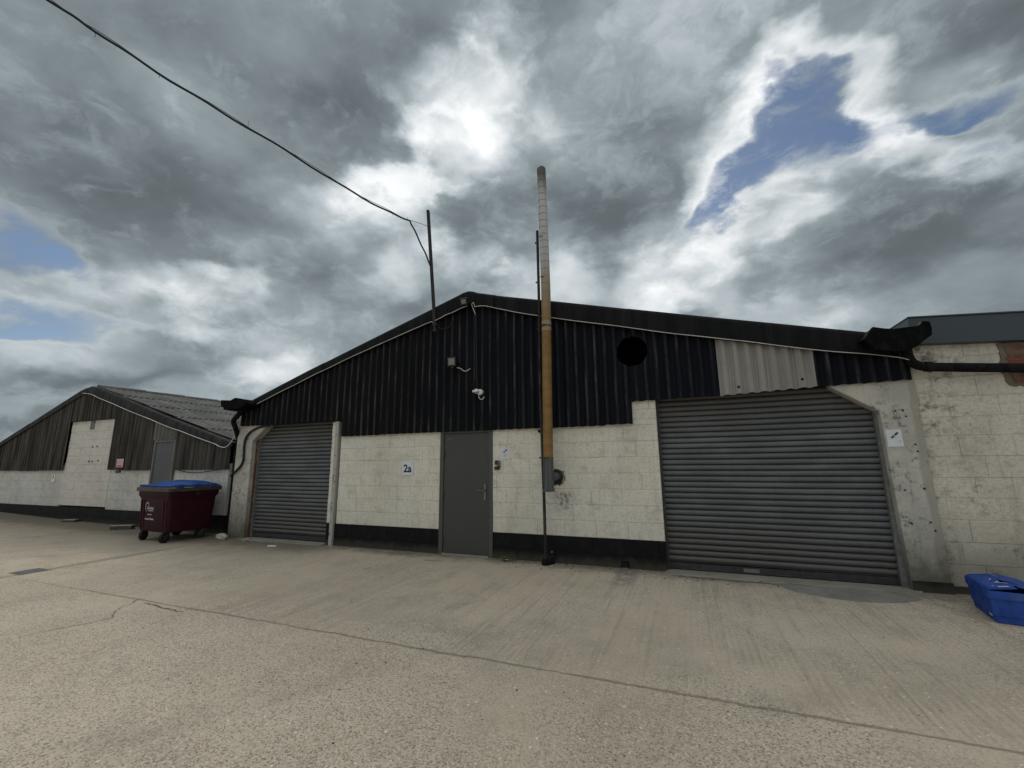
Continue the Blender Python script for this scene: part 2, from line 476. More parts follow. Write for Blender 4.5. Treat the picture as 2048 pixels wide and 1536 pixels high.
M['mortar_brown'] = fibre('crumbling_mortar', (0.13, 0.11, 0.082), (0.19, 0.165, 0.125), (0.07, 0.058, 0.042), 16)


def flue_mat(name, kind):
    m = Mat(name, 0.6, 0.1, 0.4)
    x, y, z = m.sep(m.P)
    n = m.noise(m.sc(m.P, 3, 3, 9), 1.6, 5, 0.6)
    v = m.noise(m.sc(m.P, 20, 20, 0.6), 1.0, 5, 0.65)
    if kind == 'brown':
        c = m.mix(m.ramp(n, 0.3, 0.7), (0.180, 0.098, 0.026), (0.250, 0.145, 0.045))
        c = m.mix(m.ramp(v, 0.5, 0.75, 0, 0.5), c, (0.10, 0.058, 0.026))
        c = m.mix(m.ramp(z, 3.5, 4.15, 0, 0.85), c, (0.26, 0.20, 0.115))
    elif kind == 'silver':
        c = m.mix(m.ramp(v, 0.35, 0.65), (0.36, 0.355, 0.34), (0.46, 0.455, 0.435))
        c = m.mix(m.ramp(m.m('ADD', z, m.m('MULTIPLY', v, 0.5)), 5.05, 4.35, 0, 0.95), c, (0.26, 0.20, 0.115))
        c = m.mix(m.ramp(m.m('ADD', z, m.m('MULTIPLY', v, 0.6)), 6.05, 6.55, 0, 0.9), c, (0.065, 0.055, 0.046))
    else:
        c = m.mix(m.ramp(v, 0.35, 0.7), (0.050, 0.052, 0.054), (0.115, 0.12, 0.125))
        c = m.mix(m.ramp(n, 0.55, 0.75, 0, 0.5), c, (0.10, 0.065, 0.04))
    if kind == 'silver':
        seam = m.m('FRACT', m.m('DIVIDE', m.m('SUBTRACT', z, 4.14), 0.121))
        c = m.mix(m.m('MULTIPLY', m.ramp(m.m('ABSOLUTE', m.m('SUBTRACT', seam, 0.975)), 0.065, 0.035), m.ramp(z, 4.2, 5.2, 0.35, 0.9)), c, (0.035, 0.032, 0.03))
    m.col(c)
    m.bump(m.noise(m.sc(m.P, 1, 1, 12), 4, 3), 0.12, 0.004)
    return m.mat


M['flue_brown'] = flue_mat('rust_stained_flue', 'brown')
M['flue_silver'] = flue_mat('dull_flue_steel', 'silver')
M['flue_dark'] = flue_mat('sooty_flue_steel', 'dark')
M['pole'] = rusty('dark_rusty_pole', (0.026, 0.021, 0.018), (0.055, 0.051, 0.047), 0.4, 0.6, 9)
M['mast'] = rusty('galvanised_angle', (0.040, 0.037, 0.038), (0.022, 0.018, 0.018), 0.45, 0.7, 5)
M['cable_black'] = plain('black_cable_sheath', (0.010, 0.010, 0.012), 0.55)
M['cable_white'] = plain('grubby_white_cable', (0.52, 0.50, 0.45), 0.6, 0, 0.2, 6)
M['white_plastic'] = plain('white_plastic', (0.66, 0.66, 0.63), 0.4, 0, 0.08)
M['sign_white'] = plain('white_sign_face', (0.62, 0.64, 0.66), 0.4, 0, 0.05, 8)
M['paper'] = plain('white_paper_in_sleeve', (0.60, 0.61, 0.62), 0.35, 0, 0.06, 8)
M['ink'] = plain('black_ink', (0.008, 0.008, 0.010), 0.5)
M['navy_ink'] = plain('navy_ink', (0.008, 0.010, 0.030), 0.45)
M['grey_ink'] = plain('grey_ink', (0.26, 0.27, 0.28), 0.5)
M['red_ink'] = plain('faded_red_ink', (0.48, 0.10, 0.11), 0.5)
M['lamp_black'] = plain('black_lamp_housing', (0.012, 0.013, 0.013), 0.45)
M['lamp_glass'] = plain('frosted_lamp_glass', (0.17, 0.175, 0.14), 0.3, 0, 0.1, 20, 0.5)
M['bin_red'] = plain('maroon_bin_plastic', (0.028, 0.0032, 0.0085), 0.55, 0, 0.15, 4, 0.2)
M['bin_rim'] = plain('scuffed_bin_rim', (0.055, 0.040, 0.036), 0.5, 0, 0.3, 9)
M['bin_lid'] = plain('blue_lid_plastic', (0.022, 0.066, 0.225), 0.6, 0, 0.18, 6, 0.12)
M['rubber'] = plain('black_rubber', (0.012, 0.012, 0.012), 0.8)
M['print_white'] = plain('white_print', (0.55, 0.52, 0.53), 0.5)
M['crate_blue'] = plain('blue_crate_plastic', (0.024, 0.068, 0.285), 0.55, 0, 0.25, 12, 0.15)
M['crate_scuff'] = plain('scuffed_blue_plastic', (0.045, 0.085, 0.26), 0.65, 0, 0.25, 12)
M['stone'] = fibre('pale_rubble', (0.30, 0.28, 0.24), (0.42, 0.40, 0.35), (0.2, 0.18, 0.15), 20)
M['timber'] = plain('weathered_timber', (0.33, 0.28, 0.19), 0.85, 0, 0.25, 12)
M['timber_dark'] = plain('dark_timber', (0.06, 0.052, 0.038), 0.8, 0, 0.3, 12)
M['leaf'] = plain('weed_leaf', (0.085, 0.15, 0.035), 0.6, 0, 0.35, 30)
M['petal'] = plain('white_petal', (0.75, 0.74, 0.70), 0.6, 0, 0.05)
M['cover'] = plain('worn_iron_cover', (0.10, 0.108, 0.115), 0.55, 0.2, 0.35, 12)
M['mortar_grey'] = fibre('grey_mortar_patch', (0.185, 0.178, 0.158), (0.245, 0.235, 0.205), (0.15, 0.14, 0.12), 7)
M['threshold'] = fibre('pale_threshold_concrete', (0.22, 0.205, 0.17), (0.29, 0.27, 0.225), (0.13, 0.12, 0.095), 8)
M['crack'] = plain('dirt_filled_crack', (0.165, 0.138, 0.104), 0.95, 0, 0.3, 30)


def brick_mat():
    m = Mat('exposed_red_brick', 0.9)
    v = m.comb(m.sep(m.P)[0], m.sep(m.P)[2], 0.0)
    b = m.n('ShaderNodeTexBrick', {'Vector': v, 'Color1': (0.20, 0.062, 0.040), 'Color2': (0.15, 0.050, 0.034), 'Mortar': (0.12, 0.10, 0.075),
                                   'Scale': 1.0, 'Mortar Size': 0.008, 'Brick Width': 0.215, 'Row Height': 0.075})
    n = m.noise(m.P, 7, 6, 0.7)
    c = m.mix(m.ramp(n, 0.47, 0.60, 0, 0.9), b.outputs[0], (0.15, 0.125, 0.09))
    m.col(c)
    m.bump(m.noise(m.P, 30, 6, 0.7), 0.7, 0.01)
    m.bump(m.m('SUBTRACT', 1.0, b.outputs[1]), 0.6, 0.008)
    return m.mat


M['brick'] = brick_mat()


def ground_mat():
    m = Mat('worn_yard_concrete', 0.88, 0, 0.25)
    x, y, z = m.sep(m.P)
    big = m.noise(m.P, 0.33, 5, 0.6)
    med = m.noise(m.P, 2.4, 6, 0.62)
    fin = m.noise(m.P, 55, 5, 0.72)
    c = m.mix(m.ramp(big, 0.35, 0.66), (0.440, 0.367, 0.275), (0.525, 0.443, 0.340))
    c = m.mix(m.ramp(med, 0.42, 0.70, 0, 0.35), c, (0.27, 0.233, 0.182))
    c = m.mix(m.ramp(m.noise(m.P, 0.8, 5, 0.6, 0.6), 0.55, 0.72, 0, 0.35), c, (0.40, 0.335, 0.265))
    # worn areas show the aggregate, others keep a smooth skin
    worn = m.ramp(m.m('ADD', m.noise(m.P, 0.55, 4), m.ramp(y, -2.2, -4.4, 0, 0.22)), 0.42, 0.66, 0.30, 1.0)
    v1 = m.voro(m.P, 118)
    r1 = m.sep(v1.outputs['Color'])[0]
    c = m.mix(m.m('MULTIPLY', m.ramp(r1, 0.62, 0.95), m.m('MULTIPLY', worn, 0.62)), c, (0.62, 0.56, 0.47))
    c = m.mix(m.m('MULTIPLY', m.ramp(r1, 0.36, 0.04), m.m('MULTIPLY', worn, 0.75)), c, (0.155, 0.130, 0.100))
    v2 = m.voro(m.P, 38)
    r2 = m.sep(v2.outputs['Color'])[1]
    flint = m.m('MULTIPLY', m.m('GREATER_THAN', r2, 0.972), m.m('LESS_THAN', v2.outputs['Distance'], 0.27))
    c = m.mix(m.m('MULTIPLY', flint, 0.85), c, (0.74, 0.71, 0.64))
    pit = m.m('MULTIPLY', m.m('LESS_THAN', r2, 0.018), m.m('LESS_THAN', v2.outputs['Distance'], 0.26))
    c = m.mix(m.m('MULTIPLY', pit, 0.75), c, (0.07, 0.06, 0.05))
    c = m.mix(m.ramp(fin, 0.58, 0.72, 0, 0.35), c, (0.20, 0.172, 0.135))
    # broom streaks pulled towards the wall
    broom = m.noise(m.sc(m.P, 13.0, 0.55, 1), 1.0, 6, 0.66)
    bz = m.m('MULTIPLY', m.ramp(y, -3.28, -3.1), m.ramp(x, -7.5, -4.5))
    c = m.mix(m.m('MULTIPLY', m.ramp(broom, 0.50, 0.70), m.m('MULTIPLY', bz, 0.34)), c, (0.215, 0.180, 0.138))
    c = m.mix(m.m('MULTIPLY', m.ramp(broom, 0.48, 0.32), m.m('MULTIPLY', bz, 0.30)), c, (0.50, 0.43, 0.335))
    # tamping ridges between the long joint and the wall
    wob = m.noise(m.sc(m.P, 2.2, 0.5, 1), 1.0, 3)
    ph = m.m('ADD', m.m('MULTIPLY', x, 2*PI/0.052), m.m('MULTIPLY', wob, 9.0))
    ridge = m.m('MULTIPLY_ADD', m.m('SINE', ph), 0.5, 0.5)
    zone = m.m('MULTIPLY', m.ramp(y, -3.25, -3.15), m.ramp(y, -0.25, -0.7))
    zone = m.m('MULTIPLY', zone, m.ramp(x, -6.0, -4.0))
    zone = m.m('MULTIPLY', zone, m.ramp(m.noise(m.P, 0.9, 5, 0.65), 0.42, 0.62))
    groove = m.m('MULTIPLY', m.m('MULTIPLY', m.ramp(ridge, 0.62, 0.15), zone), m.ramp(m.noise(m.sc(m.P, 20, 5, 1), 1.0, 4, 0.7), 0.36, 0.6))
    c = m.mix(m.m('MULTIPLY', groove, 0.25), c, (0.195, 0.166, 0.126))
    # tyre tracks and old oil
    rad = m.vm('LENGTH', m.vm('SUBTRACT', m.P, (7.5, -11.0, 0.0)))
    tyre = m.m('MAXIMUM', m.ramp(m.m('ABSOLUTE', m.m('SUBTRACT', rad, 12.2)), 0.22, 0.05), m.ramp(m.m('ABSOLUTE', m.m('SUBTRACT', rad, 10.6)), 0.22, 0.05))
    tyre = m.m('MULTIPLY', tyre, m.ramp(m.noise(m.P, 1.4, 5, 0.65), 0.45, 0.68))
    c = m.mix(m.m('MULTIPLY', tyre, 0.28), c, (0.20, 0.172, 0.135))
    oil = m.m('MULTIPLY', m.ramp(m.noise(m.P, 1.15, 6, 0.62, 0.4), 0.60, 0.72), m.ramp(y, -4.8, -2.5))
    c = m.mix(m.m('MULTIPLY', oil, 0.35), c, (0.185, 0.165, 0.14))
    pale = m.ramp(m.noise(m.sc(m.P, 1.0, 0.35, 1), 1.9, 5, 0.6), 0.58, 0.72)
    c = m.mix(m.m('MULTIPLY', pale, 0.22), c, (0.52, 0.455, 0.365))
    # joints between the bays
    jn = m.m('MULTIPLY', m.m('SUBTRACT', m.noise(m.P, 3.5, 6, 0.65), 0.5), 0.075)
    wid = m.m('MULTIPLY_ADD', m.noise(m.P, 1.3, 4), 0.030, -0.004)

    def joint(coord, at, w=1.0):
        d = m.m('ABSOLUTE', m.m('ADD', m.m('SUBTRACT', coord, at), jn))
        return m.ramp(m.m('DIVIDE', d, m.m('MULTIPLY', wid, w)), 1.5, 0.55)
    j = m.m('MAXIMUM', m.m('MULTIPLY', joint(y, -3.2, 1.15), m.ramp(x, -8.8, -5.4, 0.15, 1.0)), m.m('MULTIPLY', joint(x, -8.66, 6.5), m.m('MULTIPLY', m.ramp(med, 0.25, 0.5, 0.45, 0.85), m.ramp(y, -0.6, -1.2))))
    j = m.m('MAXIMUM', j, m.m('MULTIPLY', joint(x, -3.78, 0.7), m.m('MULTIPLY', m.ramp(y, -3.2, -3.1), 0.55)))
    j = m.m('MAXIMUM', j, m.m('MULTIPLY', joint(x, -12.75, 5.0), 0.55))
    j = m.m('MAXIMUM', j, m.m('MULTIPLY', joint(x, 1.2, 0.5), m.m('MULTIPLY', m.ramp(y, -3.2, -3.1), 0.3)))
    c = m.mix(m.m('MULTIPLY', j, 0.58), c, (0.130, 0.100, 0.070))
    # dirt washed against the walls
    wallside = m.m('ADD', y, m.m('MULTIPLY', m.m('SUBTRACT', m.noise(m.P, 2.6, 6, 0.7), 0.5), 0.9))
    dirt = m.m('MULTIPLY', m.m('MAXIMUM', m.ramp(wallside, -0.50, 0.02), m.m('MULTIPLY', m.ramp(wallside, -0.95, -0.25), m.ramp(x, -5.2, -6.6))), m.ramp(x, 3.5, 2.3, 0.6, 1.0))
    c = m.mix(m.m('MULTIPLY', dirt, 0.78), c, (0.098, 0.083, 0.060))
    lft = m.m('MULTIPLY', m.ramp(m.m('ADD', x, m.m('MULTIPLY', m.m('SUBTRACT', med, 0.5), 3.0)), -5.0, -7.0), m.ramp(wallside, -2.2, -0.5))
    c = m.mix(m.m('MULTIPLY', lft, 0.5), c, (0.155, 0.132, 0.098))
    # stain running from the wall outlet
    sx_ = m.m('ADD', m.m('ADD', x, 0.80), m.m('MULTIPLY', m.m('SUBTRACT', med, 0.5), 0.22))
    st = m.m('MULTIPLY', m.ramp(m.m('ABSOLUTE', sx_), 0.20, 0.06), m.ramp(y, -1.15, -0.55))
    st = m.m('MULTIPLY', st, m.ramp(m.noise(m.P, 8, 4), 0.3, 0.55))
    c = m.mix(m.m('MULTIPLY', st, 0.6), c, (0.13, 0.135, 0.128))
    m.col(c)
    h = m.m('ADD', m.m('MULTIPLY', fin, 0.55), m.m('MULTIPLY', m.ramp(v1.outputs['Distance'], 0.0, 0.7, 1.0, 0.0), m.m('MULTIPLY', worn, 0.5)))
    m.bump(h, 0.62, 0.010)
    m.bump(m.m('ADD', m.m('MULTIPLY', j, -1.0), m.m('MULTIPLY', groove, -0.30)), 0.6, 0.012)
    return m.mat


M['ground'] = ground_mat()


# ------------------------------------------------------------------ mesh helpers
class MB:
    def __init__(s):
        s.v = []
        s.f = []

    def add(s, verts, faces):
        o = len(s.v)
        s.v += [tuple(p) for p in verts]
        s.f += [tuple(i+o for i in f) for f in faces]
        return s

    def box(s, x0, x1, y0, y1, z0, z1):
        return s.add([(x0, y0, z0), (x1, y0, z0), (x1, y1, z0), (x0, y1, z0), (x0, y0, z1), (x1, y0, z1), (x1, y1, z1), (x0, y1, z1)],
                     [(0, 3, 2, 1), (4, 5, 6, 7), (0, 1, 5, 4), (1, 2, 6, 5), (2, 3, 7, 6), (3, 0, 4, 7)])

    def prism(s, poly, y0, y1):
        """polygon in x,z (anticlockwise seen from -y) pushed from y0 to y1"""
        n = len(poly)
        return s.add([(x, y0, z) for x, z in poly]+[(x, y1, z) for x, z in poly],
                     [tuple(range(n)), tuple(range(2*n-1, n-1, -1))]+[(i, i+n, (i+1) % n+n, (i+1) % n) for i in range(n)])

    def slab(s, poly, z0, z1):
        """polygon in x,y pushed from z0 up to z1"""
        n = len(poly)
        return s.add([(x, y, z0) for x, y in poly]+[(x, y, z1) for x, y in poly],
                     [tuple(range(n-1, -1, -1)), tuple(range(n, 2*n))]+[(i, (i+1) % n, (i+1) % n+n, i+n) for i in range(n)])

    def tube(s, path, r, n=8, caps=True):
        pts = [Vector(p) for p in path]
        rs = r if hasattr(r, '__len__') else [r]*len(pts)
        rings = []
        prev = None
        for i, p in enumerate(pts):
            a = pts[max(i-1, 0)]
            b = pts[min(i+1, len(pts)-1)]
            t = (b-a).normalized()
            if prev is None:
                ref = Vector((0, 0, 1)) if abs(t.z) < 0.9 else Vector((1, 0, 0))
                u = t.cross(ref).normalized()
            else:
                u = (prev-t*prev.dot(t)).normalized()
            prev = u
            w = t.cross(u)
            rings.append([p+(u*math.cos(2*PI*k/n)+w*math.sin(2*PI*k/n))*rs[i] for k in range(n)])
        vs = [q for ring in rings for q in ring]
        fs = [(i*n+k, i*n+(k+1) % n, (i+1)*n+(k+1) % n, (i+1)*n+k) for i in range(len(pts)-1) for k in range(n)]
        if caps:
            fs += [tuple(range(n-1, -1, -1)), tuple((len(pts)-1)*n+k for k in range(n))]
        return s.add(vs, fs)

    def loft(s, rings, closed=True, caps=True):
        n = len(rings[0])
        vs = [q for ring in rings for q in ring]
        rng = range(n) if closed else range(n-1)
        fs = [(i*n+k, i*n+(k+1) % n, (i+1)*n+(k+1) % n, (i+1)*n+k) for i in range(len(rings)-1) for k in rng]
        if caps and closed:
            fs += [tuple(range(n-1, -1, -1)), tuple((len(rings)-1)*n+k for k in range(n))]
        return s.add(vs, fs)

    def build(s, name, mat, parent=None, smooth=False, bevel=0.0, solid=0.0, seg=2, fix=True):
        off = Vector((0, 0, 0))
        if parent is not None:
            q = parent
            while q is not None:
                off += q.location
                q = q.parent
        me = bpy.data.meshes.new(name)
        me.from_pydata([tuple(Vector(p)-off) for p in s.v], [], s.f)
        me.materials.append(mat)
        if fix or bevel or solid:
            bm = bmesh.new()
            bm.from_mesh(me)
            if fix:
                bmesh.ops.recalc_face_normals(bm, faces=bm.faces)
            if solid:
                bmesh.ops.solidify(bm, geom=bm.faces[:], thickness=solid)
            if bevel:
                ed = [e for e in bm.edges if len(e.link_faces) == 2 and e.calc_face_angle(0) > math.radians(25)]
                bmesh.ops.bevel(bm, geom=ed, offset=bevel, segments=seg, profile=0.5, affect='EDGES', clamp_overlap=True)
            bm.to_mesh(me)
            bm.free()
        if smooth:
            for p in me.polygons:
                p.use_smooth = True
            me.set_sharp_from_angle(angle=math.radians(38))
        o = bpy.data.objects.new(name, me)
        C.objects.link(o)
        if parent is not None:
            o.parent = parent
        return o


def tag(o, label, cat, group=None):
    o['label'] = label
    o['category'] = cat
    if group:
        o['group'] = group
    return o


def thing(name, loc, label, cat, group=None):
    o = bpy.data.objects.new(name, None)
    o.empty_display_size = 0.2
    C.objects.link(o)
    o.location = loc
    return tag(o, label, cat, group)


def structure(o):
    o['kind'] = 'structure'
    return o


def text(name, body, size, mat, parent, loc, rot=(PI/2, 0, 0), sx=1.0, ext=0.0008, align='CENTER', off=0.0):
    cu = bpy.data.curves.new(name, 'FONT')
    cu.body = body
    cu.size = size
    cu.extrude = ext
    cu.offset = off
    cu.align_x = align
    cu.align_y = 'CENTER'
    cu.resolution_u = 6
    tmp = bpy.data.objects.new(name, cu)
    C.objects.link(tmp)
    bpy.context.view_layer.update()
    me = bpy.data.meshes.new_from_object(tmp.evaluated_get(bpy.context.evaluated_depsgraph_get()))
    bpy.data.objects.remove(tmp)
    me.materials.clear()
    me.materials.append(mat)
    me.transform(Matrix.Diagonal((sx, 1, 1, 1)))
    o = bpy.data.objects.new(name, me)
    C.objects.link(o)
    o.rotation_euler = rot
    o.location = loc
    if parent is not None:
        o.parent = parent
        q = parent
        off_ = Vector((0, 0, 0))
        while q is not None:
            off_ += q.location
            q = q.parent
        o.location = Vector(loc)-off_
    return o


def block_course(mb, x0, x1, z0, z1, y, cell=0.4475, shift=0.0, gap=0.0045, holes=()):
    """one course of blocks with uneven, paint-filled joints"""
    xs = [x0]
    k = math.ceil((x0-shift)/cell+0.12)
    while shift+k*cell < x1-0.05:
        xs.append(shift+k*cell+rnd.uniform(-.012, .012))
        k += 1
    xs.append(x1)
    for a, b in zip(xs[:-1], xs[1:]):
        yy = y+rnd.uniform(-.0018, .0018)
        gv = rnd.choice((0.0003, 0.0005, 0.0022))
        cv_ = ch_v = 0.0012 if gv < .001 else .0035
        j = lambda s_=0.0022: rnd.uniform(-s_, s_)
        zt, zb = z1-gap+j(), z0+gap*0.7+j()
        ch = 0.0045
        o = [(a+gv, yy+ch+.004, zb), (b-gv, yy+ch+.004, zb+j(.001)), (b-gv, yy+ch+.004, zt+j(.001)), (a+gv, yy+ch+.004, zt)]
        i = [(a+gv+cv_, yy+j(.001), zb+ch), (b-gv-cv_, yy+j(.001), zb+ch), (b-gv-cv_, yy+j(.001), zt-ch*1.3), (a+gv+cv_, yy+j(.001), zt-ch*1.3)]
        mb.add(o+i, [(4, 5, 6, 7), (0, 1, 5, 4), (1, 2, 6, 5), (2, 3, 7, 6), (3, 0, 4, 7)])


def block_wall(regions, levels, y, thick, shift_seed=0):
    """regions: x0,x1,z0,z1; levels: heights of the bed joints"""
    mb = MB()
    for (x0, x1, z0, z1) in regions:
        for k in range(len(levels)-1):
            a, b = max(levels[k], z0), min(levels[k+1], z1)
            if b-a < 0.02:
                continue
            block_course(mb, x0, x1, a, b, y, shift=0.22*((k+shift_seed) % 2)+0.05*((k*7) % 3))
        mb.box(x0, x1, y+0.0065, y+thick, z0, z1)
    return mb


def corrugated(segs, y0, amp, pitch, step=None, lap=0.005, sheet=7):
    """segs: function x -> list of (zbottom, ztop); returns a surface with sheets lapped every few ribs"""
    step = step or pitch/14
    mb = MB()
    x0, x1, fn = segs
    n = int((x1-x0)/step)
    cols = []
    for k in range(n+1):
        x = x0+(x1-x0)*k/n
        sh = math.floor(x/(pitch*sheet))
        fr = x/(pitch*sheet)-sh
        y = y0-amp*math.sin(2*PI*x/pitch+PI)*-1-lap*(1-fr)
        cols.append((x, y, fn(x, sh)))
    for (xa, ya, sa), (xb, yb, sb) in zip(cols[:-1], cols[1:]):
        if len(sa) != len(sb):
            sa = sb = min((sa, sb), key=len) if False else (sa if len(sa) > len(sb) else sb)
        for (a0, a1), (b0, b1) in zip(sa, sb):
            mb.add([(xa, ya, a0), (xb, yb, b0), (xb, yb, b1), (xa, ya, a1)], [(0, 1, 2, 3)])
    return mb


def lerp_line(pts, x):
    for (xa, za), (xb, zb) in zip(pts[:-1], pts[1:]):
        if xa <= x <= xb:
            return za+(zb-za)*(x-xa)/(xb-xa)
    return pts[0][1] if x < pts[0][0] else pts[-1][1]


# ------------------------------------------------------------------ ground
gx = [-420, -60, -26, -21, -18, -15, -12.6, -11, -9, -6, -3, 0, 3, 6, 20, 60, 420]
gz = [.35, .30, .26, .21, .13, .055, .02, 0, 0, 0, 0, 0, 0, 0, 0, 0, 0]
gy = [-420, -60, -20, -10, -5, -2, 0, 3, 20, 60, 420]
g = MB()
g.v = [(x, y, z) for y in gy for x, z in zip(gx, gz)]
g.f = [(j*len(gx)+i, j*len(gx)+i+1, (j+1)*len(gx)+i+1, (j+1)*len(gx)+i) for j in range(len(gy)-1) for i in range(len(gx)-1)]
structure(g.build('ground', M['ground']))

t = MB()
th = [(-0.33, -0.02)] + [(-0.3+2.62*k/14, -0.125-rnd.uniform(0, .05)) for k in range(15)] + [(2.36, -.03), (2.36, 0.30), (-0.33, 0.30)]
t.slab(th, -0.05, 0.012)
structure(t.build('threshold_slab', M['threshold'], bevel=0.005))
t = MB()
t.slab([(-8.44, -0.10), (-7.7, -0.13), (-6.9, -0.11), (-6.27, -0.12), (-6.27, 0.3), (-8.44, 0.3)], -0.05, 0.014)
structure(t.build('threshold_slab', M['threshold'], bevel=0.005))
patch = [(1.001, -.25), (1.1, -.205), (1.243, -.19), (1.45, -.178), (1.673, -.172), (1.85, -.176), (2.016, -.185), (2.14, -.23), (2.215, -.30), (2.21, -.37), (2.13, -.45), (1.98, -.56), (1.8, -.63), (1.6, -.665), (1.4, -.64), (1.219, -.575), (1.10, -.52), (1.02, -.43), (0.97, -.34)]
t = MB().slab(patch, -0.03, 0.010)
structure(t.build('mortar_patch', M['mortar_grey'], bevel=0.004))


def ribbon(path, w, z=0.004):
    mb = MB()
    L_, R_ = [], []
    fine_ = []
    for (a, b) in zip(path[:-1], path[1:]):
        for k in range(6):
            q = k/6
            fine_.append((a[0]+(b[0]-a[0])*q+rnd.uniform(-.012, .012), a[1]+(b[1]-a[1])*q+rnd.uniform(-.012, .012)))
    fine_.append(path[-1])
    for i, p in enumerate(fine_):
        a = fine_[max(0, i-1)]
        b = fine_[min(len(fine_)-1, i+1)]
        d = Vector((b[0]-a[0], b[1]-a[1])).normalized()
        e = i/(len(fine_)-1)
        ww = w*rnd.uniform(.35, 1.1)*min(1, 6*e+.1, 6*(1-e)+.1)
        L_.append((p[0]-d.y*ww, p[1]+d.x*ww, z))
        R_.append((p[0]+d.y*ww, p[1]-d.x*ww, z))
    n = len(L_)
    mb.v = L_+R_
    mb.f = [(i, i+1, n+i+1, n+i) for i in range(n-1)]
    return mb


for path, w in (([(-5.70, -3.16), (-5.763, -3.2), (-5.658, -3.3), (-5.628, -3.403), (-5.517, -3.531), (-5.306, -3.66), (-5.333, -3.767), (-5.43, -3.983), (-5.503, -4.332)], .0065),
                ([(-5.551, -3.257), (-5.346, -3.272), (-5.02, -3.297), (-4.818, -3.305)], .010),
                ([(-0.25, -.185), (0.05, -.215), (0.30, -.19), (0.52, -.235), (0.75, -.205), (0.93, -.24), (1.0, -.21)], .020)):
    structure(ribbon(path, w).build('ground_crack', M['crack']))

# ------------------------------------------------------------------ the warehouse
K = 6.35/6.4


def kc(p):      # cladding hangs 5 cm in front of the walls
    return (p[0]*K, 1.455+(p[1]-1.455)*K)


wh = thing('warehouse', (-3.1, 0, 0), 'wide gabled warehouse with black corrugated gable over cream block wall and two roller shutters', 'building')
LV = [-.1, 0.158, 0.385, 0.612, 0.838, 1.065, 1.291, 1.518, 1.745, 1.971, 2.197, 2.42]
cream = block_wall([(-6.03, -3.846, 0.385, 2.06), (-2.868, -0.31, 0.385, 2.06), (-0.64, -0.31, 2.06, 2.36), (-6.255, -6.142, 0.39, 2.26)], LV, 0.0, 0.2)
cream.build('block_wall', M['white_block'], wh)
blk = block_wall([(-6.062, -3.846, -.1, 0.385), (-2.868, -0.305, -.1, 0.385), (-6.26, -6.142, -.1, 0.39)], LV, -0.001, 0.2, 1)
blk.build('painted_plinth', M['black_block'], wh)
# steel jamb beside the small shutter
jb = MB().box(-6.142, -6.068, -0.045, 0.05, 0.0, 2.27)
jo = jb.build('jamb_post', M['white_steel'], wh, bevel=0.004)
for zz in (0.42, 0.75, 1.25, 1.62, 2.02):
    MB().tube([(-6.105, -0.040, zz), (-6.105, -0.054, zz)], 0.008, 8).build('bolt', M['black_iron'], jo)

# precast columns with haunches
colr = MB().prism([(2.283, -.05), (2.632, -.05), (2.632, 2.62), (1.79, 2.62), (1.79, 2.352), (2.249, 2.021)], -0.02, 0.34)
cr = colr.build('concrete_column', M['pillar'], wh, bevel=0.012)
cr['label'] = 'broad stained column right of the large shutter'
MB().box(2.286, 2.640, -0.032, 0.1, -.05, 0.115).build('painted_base', M['black_block'], cr, bevel=0.004)
for (px, pz) in ((2.47, 2.02), (2.40, 2.02), (2.49, 1.95), (2.53, 1.62), (2.54, 1.54), (2.36, 1.10), (2.54, 1.12), (2.37, .73), (2.54, .75), (2.57, .66)):
    MB().tube([(px, -0.0245, pz), (px, -0.019, pz)], 0.010, 8).build('bolt_hole', M['black_iron'], cr)
coll = MB().prism([(-8.852, -.05), (-8.378, -.05), (-8.396, 1.943), (-8.0, 2.262), (-8.0, 2.62), (-8.852, 2.62)], -0.02, 0.34)
cl = coll.build('concrete_column', M['pillar_left'], wh, bevel=0.012)
cl['label'] = 'streaked column left of the small shutter'


def shutter(x0, x1, z0, z1, y, label, mat):
    mb = MB()
    pitch = 0.0755
    prof = []
    z = z0+0.10
    prof.append((y, z0+0.085))
    while z < z1:
        for q in range(9):
            a = q/8
            prof.append((y-0.002-0.0185*math.sin(PI*a)**0.7, z+pitch*0.86*a))
        prof.append((y+0.014, z+pitch*0.89))
        prof.append((y+0.014, z+pitch*0.97))
        z += pitch
    nx = 70
    rows = []
    dents = [(rnd.uniform(x0+.3, x1-.3), rnd.uniform(z0+.25, z0+1.5), rnd.uniform(.10, .28), rnd.uniform(.05, .12), rnd.uniform(-.006, .012)) for _ in range(9)]
    for k in range(nx+1):
        x = x0+(x1-x0)*k/nx
        wv = 0.004*math.sin(k*1.3)+0.003*math.sin(k*0.51+1)
        rows.append([(x, yy+wv+sum(d_*math.exp(-((x-cx)/rx)**2-((zz-cz)/rz)**2) for cx, cz, rx, rz, d_ in dents), zz+.0025*math.sin(x*2.3+zz*1.7)) for yy, zz in prof])
    mb.loft(rows, closed=False, caps=False)
    sh = mb.build('roller_shutter', mat, wh, smooth=True)
    sh['label'] = label
    for p in sh.data.polygons:
        p.use_smooth = True
    sh.data.set_sharp_from_angle(angle=math.radians(50))
    bb = MB().box(x0+.01, x1-.01, y-0.018, y+0.012, z0, z0+0.075)
    bb.box(x0+.01, x1-.01, y-0.034, y-0.018, z0, z0+0.016)
    b_ = bb.build('bottom_bar', M['guide_dark'], sh, bevel=0.003)
    return sh, b_


